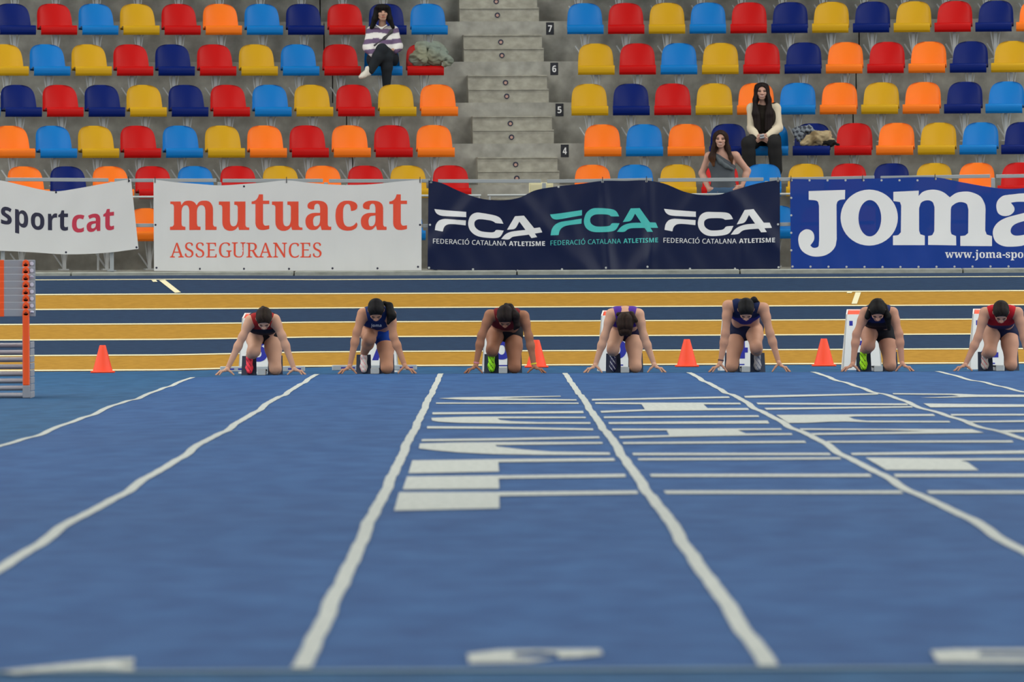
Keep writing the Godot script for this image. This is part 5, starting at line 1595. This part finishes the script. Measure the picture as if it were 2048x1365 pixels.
func build_materials() -> void:
	var teal := mat("track_teal", Color(1, 1, 1), 0.8, 0.0, 0.25)
	triplanar(teal, noise_tex(0.02, Color(0.11, 0.28, 0.43), Color(0.175, 0.365, 0.525), 4), Vector3(0.35, 0.35, 0.12))
	var blue := mat("track_blue", Color(1, 1, 1), 0.8, 0.0, 0.25)
	triplanar(blue, noise_tex(0.02, Color(0.135, 0.28, 0.475), Color(0.205, 0.365, 0.56), 7), Vector3(0.3, 0.3, 0.1))
	var ly := mat("lane_yellow", Color(1, 1, 1), 0.8, 0.0, 0.3)
	triplanar(ly, noise_tex(0.03, Color(0.58, 0.425, 0.12), Color(0.68, 0.51, 0.18), 5), Vector3(0.4, 0.8, 0.8))
	var lb := mat("lane_blue", Color(1, 1, 1), 0.8, 0.0, 0.3)
	triplanar(lb, noise_tex(0.03, Color(0.09, 0.17, 0.275), Color(0.135, 0.23, 0.34), 6), Vector3(0.4, 0.8, 0.8))
	var pw := mat("paint_white", Color(1, 1, 1), 0.7, 0.0, 0.3)
	triplanar(pw, noise_tex(0.05, Color(0.66, 0.68, 0.66), Color(0.80, 0.81, 0.78), 9), Vector3(0.8, 0.8, 0.3))
	mat("paint_grey", Color(0.42, 0.53, 0.6), 0.7)
	mat("line_cream", Color(0.86, 0.83, 0.68), 0.7)
	var con := mat("concrete", Color(1, 1, 1), 0.9, 0.0, 0.3)
	triplanar(con, noise_tex(0.015, Color(0.50, 0.495, 0.47), Color(0.65, 0.645, 0.61), 11), Vector3(0.5, 0.5, 0.5))
	var col := mat("concrete_light", Color(1, 1, 1), 0.9, 0.0, 0.3)
	triplanar(col, noise_tex(0.02, Color(0.52, 0.51, 0.47), Color(0.64, 0.63, 0.58), 12), Vector3(0.6, 0.9, 0.6))
	var cop := mat("concrete_pale", Color(1, 1, 1), 0.9, 0.0, 0.3)
	triplanar(cop, noise_tex(0.02, Color(0.5, 0.51, 0.48), Color(0.62, 0.63, 0.6), 13), Vector3(0.5, 0.9, 0.5))
	mat("wall_grey", Color(0.5, 0.5, 0.48), 0.9)
	mat("wall_pale", Color(0.6, 0.6, 0.58), 0.9)
	mat("seat_n", Color(0.0, 0.09, 0.36), 0.38, 0.0, 0.26)
	mat("seat_r", Color(0.68, 0.035, 0.03), 0.38, 0.0, 0.28)
	mat("seat_b", Color(0.02, 0.41, 0.68), 0.38, 0.0, 0.3)
	mat("seat_y", Color(0.72, 0.555, 0.07), 0.38, 0.0, 0.3)
	mat("seat_o", Color(0.87, 0.425, 0.09), 0.38, 0.0, 0.3)
	mat("galvanised", Color(0.70, 0.71, 0.71), 0.5, 0.0)
	mat("rail_grey", Color(0.58, 0.60, 0.61), 0.5, 0.2)
	mat("pale_metal", Color(0.74, 0.76, 0.76), 0.45, 0.2)
	mat("aluminium", Color(0.78, 0.79, 0.78), 0.35, 0.5)
	mat("dark_metal", Color(0.12, 0.13, 0.15), 0.5, 0.3)
	mat("pad", Color(0.05, 0.13, 0.24), 0.6)
	mat("marker_white", Color(0.95, 0.945, 0.92), 0.35)
	mat("number_blue", Color(0.10, 0.14, 0.62), 0.5)
	mat("cone", Color(0.98, 0.27, 0.10), 0.5)
	mat("hurdle_orange", Color(0.93, 0.32, 0.04), 0.5)
	mat("hurdle_dark", Color(0.45, 0.14, 0.04), 0.6)
	mat("board_grey", Color(0.56, 0.57, 0.60), 0.55, 0.1)
	mat("tube_grey", Color(0.60, 0.60, 0.63), 0.4, 0.4)
	mat("disc_white", Color(0.80, 0.80, 0.86), 0.5)
	mat("plate_black", Color(0.04, 0.05, 0.10), 0.5)
	mat("ring_navy", Color(0.09, 0.10, 0.20), 0.4)
	mat("lens_pink", Color(0.66, 0.52, 0.47), 0.4)
	mat("cream", Color(0.80, 0.77, 0.62), 0.6)
	mat("banner_white", Color(0.79, 0.79, 0.785), 0.45, 0.0, 0.4)
	mat("banner_navy", Color(0.04, 0.085, 0.22), 0.3, 0.0, 0.4)
	var bb := mat("banner_blue", Color(0.04, 0.215, 0.55, 0.88), 0.5, 0.0, 0.35)
	bb.transparency = BaseMaterial3D.TRANSPARENCY_ALPHA
	mat("print_navy", Color(0.09, 0.09, 0.20), 0.5)
	mat("print_crimson", Color(0.70, 0.13, 0.24), 0.5)
	mat("print_red", Color(0.84, 0.25, 0.12), 0.5)
	mat("print_white", Color(0.86, 0.86, 0.86), 0.45)
	mat("print_teal", Color(0.25, 0.70, 0.68), 0.45)
	mat("tie_black", Color(0.05, 0.05, 0.06), 0.5)
	mat("band_yellow", Color(0.85, 0.78, 0.15), 0.5)
	mat("band_dark", Color(0.3, 0.18, 0.22), 0.5)
	mat("band_pink", Color(0.8, 0.5, 0.55), 0.5)
	var lamp := mat("lamp_glow", Color(0.95, 0.95, 0.93), 0.6)
	lamp.emission_enabled = true
	lamp.emission = Color(1.0, 0.97, 0.92)
	lamp.emission_energy_multiplier = 1.0
	var glow := mat("window_glow", Color(0.9, 0.92, 0.94), 0.4)
	glow.emission_enabled = true
	glow.emission = Color(0.97, 0.99, 1.0)
	glow.emission_energy_multiplier = 1.5

func build_runners() -> void:
	var fair := Color(0.56, 0.315, 0.215)
	var tan_ := Color(0.47, 0.235, 0.145)
	var dark := Color(0.32, 0.145, 0.085)
	var blk := Color(0.012, 0.013, 0.018)
	var list := [
		{"label": "crouching athlete in red and black singlet with pink shoes", "cx": 526.0, "base": 751.0, "head": [528.0, 638.0], "pitch": 58.0, "sh": [494.0, 632.0, 556.0, 630.0], "el": [485.0, 674.0, 564.0, 672.0], "wr": [455.0, 738.0, 588.0, 738.0], "hip": [501.0, 552.0], "front": -1.0, "knee": [509.0, 703.0], "shoe": [498.5, 733.0], "kneel": [551.0, 742.0],
			"skin": fair, "hair": Color(0.02, 0.013, 0.01), "hair_label": "dark brown hair tied in a small bun", "strap": 0.62, "hem": 0.15, "top": [Color(0.32, 0.02, 0.02), Color(0.015, 0.018, 0.03)], "edge": 0.93, "low": blk, "shoes": Color(0.85, 0.05, 0.08), "shoes2": Color(0.02, 0.02, 0.03), "shoe_label": "bright pink spiked shoe", "tail": [[526, 617, -0.03, 527, 619, -0.03, 0.025, 0.025]], "digit": "8", "mx": 517.0, "bar": true},
		{"label": "crouching athlete in bright blue two-piece with white shoes", "cx": 752.0, "base": 750.0, "head": [752.0, 621.0], "pitch": 60.0, "sh": [719.0, 618.0, 788.0, 620.0], "el": [714.0, 664.0, 787.0, 674.0], "wr": [700.0, 731.0, 809.0, 730.0], "hip": [726.0, 780.0], "front": -1.0, "knee": [740.0, 678.0], "shoe": [727.5, 730.0], "kneel": [774.0, 740.0],
			"skin": tan_, "hair": Color(0.008, 0.007, 0.008), "hair_label": "black hair in a ponytail over one shoulder", "top": [Color(0.012, 0.03, 0.11), Color(0.012, 0.03, 0.13)], "low": Color(0.01, 0.05, 0.28), "brief": 0.2, "hem": 0.68, "shoes": Color(0.62, 0.58, 0.55), "shoes2": Color(0.75, 0.2, 0.25), "shoe_label": "white spiked shoe with pink marks", "tail": [[768, 606, -0.05, 779, 612, -0.06, 0.02, 0.03], [779, 612, -0.05, 783, 632, 0.0, 0.035, 0.045], [783, 632, 0.0, 776, 647, 0.02, 0.045, 0.015]], "text": "joma", "text_at": [742.0, 648.0, 21.0, 8.0], "digit": "7", "mx": 758.0, "bar": true},
		{"label": "crouching athlete in dark red crop top with lime shoes and yellow wristband", "cx": 1010.0, "base": 748.5, "head": [1010.0, 634.0], "pitch": 66.0, "sh": [973.0, 621.0, 1054.0, 623.0], "el": [963.0, 672.0, 1058.0, 674.0], "wr": [952.0, 730.0, 1068.0, 732.0], "hip": [980.0, 1040.0], "front": -1.0, "knee": [985.0, 700.0], "shoe": [983.0, 727.0], "kneel": [1029.0, 740.0],
			"skin": dark, "hair": Color(0.012, 0.008, 0.007), "hair_label": "dark brown hair in a high ponytail", "top": [Color(0.15, 0.012, 0.018), Color(0.16, 0.012, 0.02)], "hem": 0.72, "low": blk, "shoes": Color(0.30, 0.75, 0.02), "shoes2": Color(0.01, 0.015, 0.01), "shoe_label": "lime green spiked shoe with black marks", "tail": [[1012, 611, -0.03, 1020, 614, -0.01, 0.024, 0.03], [1020, 615, 0.0, 1030, 632, 0.05, 0.035, 0.045], [1030, 632, 0.05, 1034, 652, 0.04, 0.042, 0.028], [1034, 652, 0.04, 1029, 659, 0.03, 0.028, 0.012]], "bands": [[1, "band_yellow", "yellow wristband"], [-1, "band_pink", "thin pale wristband"]], "digit": "6", "mx": 1003.0, "bar": false},
		{"label": "crouching athlete in purple top with head hanging lowest and navy shoes", "cx": 1250.0, "base": 747.5, "head": [1250.0, 648.0], "pitch": 84.0, "sh": [1216.0, 619.0, 1284.0, 619.0], "el": [1209.0, 674.0, 1288.0, 674.0], "wr": [1191.0, 729.0, 1308.0, 728.0], "hip": [1222.0, 1277.0], "front": -1.0, "knee": [1226.0, 698.0], "shoe": [1226.5, 727.0], "kneel": [1271.0, 739.0],
			"skin": fair, "hair": Color(0.022, 0.012, 0.009), "hair_label": "loose dark brown hair hanging forward", "top": [Color(0.085, 0.035, 0.27), Color(0.03, 0.015, 0.09)], "edge": 0.8, "hem": 0.74, "low": Color(0.014, 0.01, 0.035), "shoes": Color(0.022, 0.022, 0.07), "shoes2": Color(0.55, 0.55, 0.6), "shoe_label": "navy spiked shoe with white stripes", "tail": [[1236, 629, 0.0, 1264, 628, 0.0, 0.02, 0.025], [1262, 630, 0.03, 1272, 642, 0.05, 0.035, 0.02], [1250, 640, 0.07, 1250, 662, 0.08, 0.05, 0.05], [1238, 645, 0.05, 1243, 668, 0.05, 0.03, 0.025], [1262, 645, 0.05, 1258, 668, 0.05, 0.03, 0.025]], "digit": "5", "mx": 1234.0, "bar": false},
		{"label": "crouching athlete in navy two-piece kneeling on opposite knee to others, grey shoes", "cx": 1492.0, "base": 746.0, "head": [1492.0, 620.0], "pitch": 62.0, "sh": [1449.0, 602.0, 1534.0, 607.0], "el": [1451.0, 668.0, 1540.0, 667.0], "wr": [1441.0, 725.0, 1557.0, 724.0], "hip": [1463.0, 1520.0], "front": 1.0, "knee": [1512.0, 695.0], "shoe": [1515.0, 729.0], "kneel": [1464.0, 736.0],
			"skin": Color(0.50, 0.265, 0.175), "hair": Color(0.008, 0.008, 0.009), "hair_label": "black hair with a short ponytail", "top": [Color(0.014, 0.02, 0.07), Color(0.03, 0.03, 0.2)], "edge": 0.85, "hem": 0.68, "low": Color(0.012, 0.016, 0.045), "shoes": Color(0.30, 0.30, 0.32), "shoes2": Color(0.04, 0.05, 0.14), "shoe_label": "grey and white spiked shoe", "tail": [[1500, 603, -0.03, 1508, 600, -0.06, 0.02, 0.03], [1508, 600, -0.06, 1516, 604, -0.07, 0.028, 0.012]], "bands": [[-1, "band_dark", "thin dark wristband"]], "digit": "4", "mx": 1476.0, "bar": false},
		{"label": "crouching athlete in black and dark blue kit with lime shoes and long loose hair", "cx": 1755.0, "base": 744.5, "head": [1755.0, 621.0], "pitch": 56.0, "sh": [1724.0, 616.0, 1792.0, 616.0], "el": [1713.0, 669.0, 1798.0, 668.0], "wr": [1706.0, 727.0, 1804.0, 726.0], "hip": [1726.0, 1785.0], "front": -1.0, "knee": [1738.0, 692.0], "shoe": [1727.0, 723.0], "kneel": [1780.0, 736.0],
			"skin": Color(0.49, 0.25, 0.165), "hair": Color(0.008, 0.007, 0.007), "hair_label": "long black hair half tied up", "hem": 0.15, "top": [Color(0.012, 0.022, 0.09), Color(0.012, 0.014, 0.02)], "edge": 0.9, "low": blk, "brief": 0.2, "shoes": Color(0.38, 0.78, 0.02), "shoes2": Color(0.01, 0.015, 0.01), "shoe_label": "lime green spiked shoe with black stripes", "tail": [[1754, 603, -0.03, 1760, 602, -0.03, 0.026, 0.026], [1743, 612, 0.0, 1735, 634, 0.0, 0.03, 0.03], [1768, 612, 0.0, 1775, 634, 0.0, 0.03, 0.035], [1775, 634, 0.0, 1778, 658, -0.02, 0.035, 0.02]], "digit": "3", "mx": 1723.0, "bar": false},
		{"label": "crouching athlete in bright red singlet with navy hem, pale shoes", "cx": 2001.0, "base": 743.5, "head": [2002.0, 625.0], "pitch": 58.0, "sh": [1963.0, 616.0, 2042.0, 616.0], "el": [1956.0, 676.0, 2048.0, 676.0], "wr": [1931.0, 729.0, 2066.0, 728.0], "hip": [1969.0, 2033.0], "front": -1.0, "knee": [1981.0, 703.0], "shoe": [1970.0, 730.0], "kneel": [2022.0, 736.0],
			"skin": Color(0.50, 0.265, 0.18), "hair": Color(0.014, 0.01, 0.009), "hair_label": "dark hair tied back", "strap": 0.62, "hem": 0.3, "top": [Color(0.42, 0.012, 0.02), Color(0.018, 0.02, 0.09)], "edge": 0.8, "low": Color(0.012, 0.016, 0.05), "shoes": Color(0.5, 0.46, 0.42), "shoes2": Color(0.5, 0.03, 0.06), "shoe_label": "pale spiked shoe with red mark", "tail": [[2000, 607, -0.03, 2004, 607, -0.03, 0.026, 0.026]], "digit": "2", "mx": 1976.0, "bar": false}]
	for d in list:
		runner(d)
		var say: String = {"8": "athlete with pink shoes", "7": "athlete in bright blue two-piece", "6": "athlete with yellow wristband", "5": "athlete in purple top", "4": "athlete with grey shoes", "3": "athlete in black with lime shoes", "2": "athlete in bright red singlet"}[d.digit]
		starting_block((d.shoe[0] + d.kneel[0]) * 0.5, d.front, d.shoe[0], d.kneel[0], "starting block under the " + say, d.bar)
		lane_marker(d.mx, d.digit, "white lane marker box behind " + say)

func _ready() -> void:
	# camera
	var cam := Camera3D.new()
	cam.name = "camera"
	add_child(cam)
	var lens := CameraAttributesPhysical.new()
	lens.frustum_focal_length = 320.0
	lens.frustum_focus_distance = 91.0
	lens.exposure_aperture = 9.0
	cam.attributes = lens
	cam.fov = rad_to_deg(2.0 * atan(682.5 / FOC))
	cam.near = 0.5
	cam.far = 400.0
	cam.position = Vector3(0, CAM_H, CAM_Z)
	cam.basis = Basis(Vector3.UP, -41.0 / FOC) * Basis(Vector3.RIGHT, -146.5 / FOC) * Basis(Vector3.BACK, -0.0045)
	cam_t = cam.transform
	cam.current = true
	# environment
	var env := Environment.new()
	env.background_mode = Environment.BG_COLOR
	env.background_color = Color(0.0, 0.0, 0.0)
	env.tonemap_mode = Environment.TONE_MAPPER_LINEAR
	env.tonemap_exposure = EXPOSURE
	env.sdfgi_enabled = true
	env.ssao_enabled = true
	env.ssil_enabled = true
	var we := WorldEnvironment.new()
	we.name = "environment"
	we.environment = env
	add_child(we)
	rng.seed = 5
	for k in BANK_PX.size():
		bank_h.append(pz(1000.0, BANK_PX[k], BANK_Z0 - LANE_W * k).y)
	build_materials()
	build_lights()
	build_windows()
	# structure
	build_hall()
	build_floor()
	build_stand()
	# things
	build_seats()
	build_fence()
	build_banners()
	build_hurdles()
	traffic_cone(205.5, 741.0, "orange traffic cone standing nearest the hurdle stack")
	traffic_cone(1073.0, 733.0, "orange traffic cone half hidden by athlete with yellow wristband")
	traffic_cone(1374.0, 731.0, "orange traffic cone between purple athlete and navy athlete")
	traffic_cone(1648.0, 729.0, "orange traffic cone between navy athlete and athlete in black")
	var t0 := Time.get_ticks_msec()
	build_runners()
	build_spectators()
	print("people ", Time.get_ticks_msec() - t0, " ms, fov ", cam.fov)

const EXPOSURE := 0.55
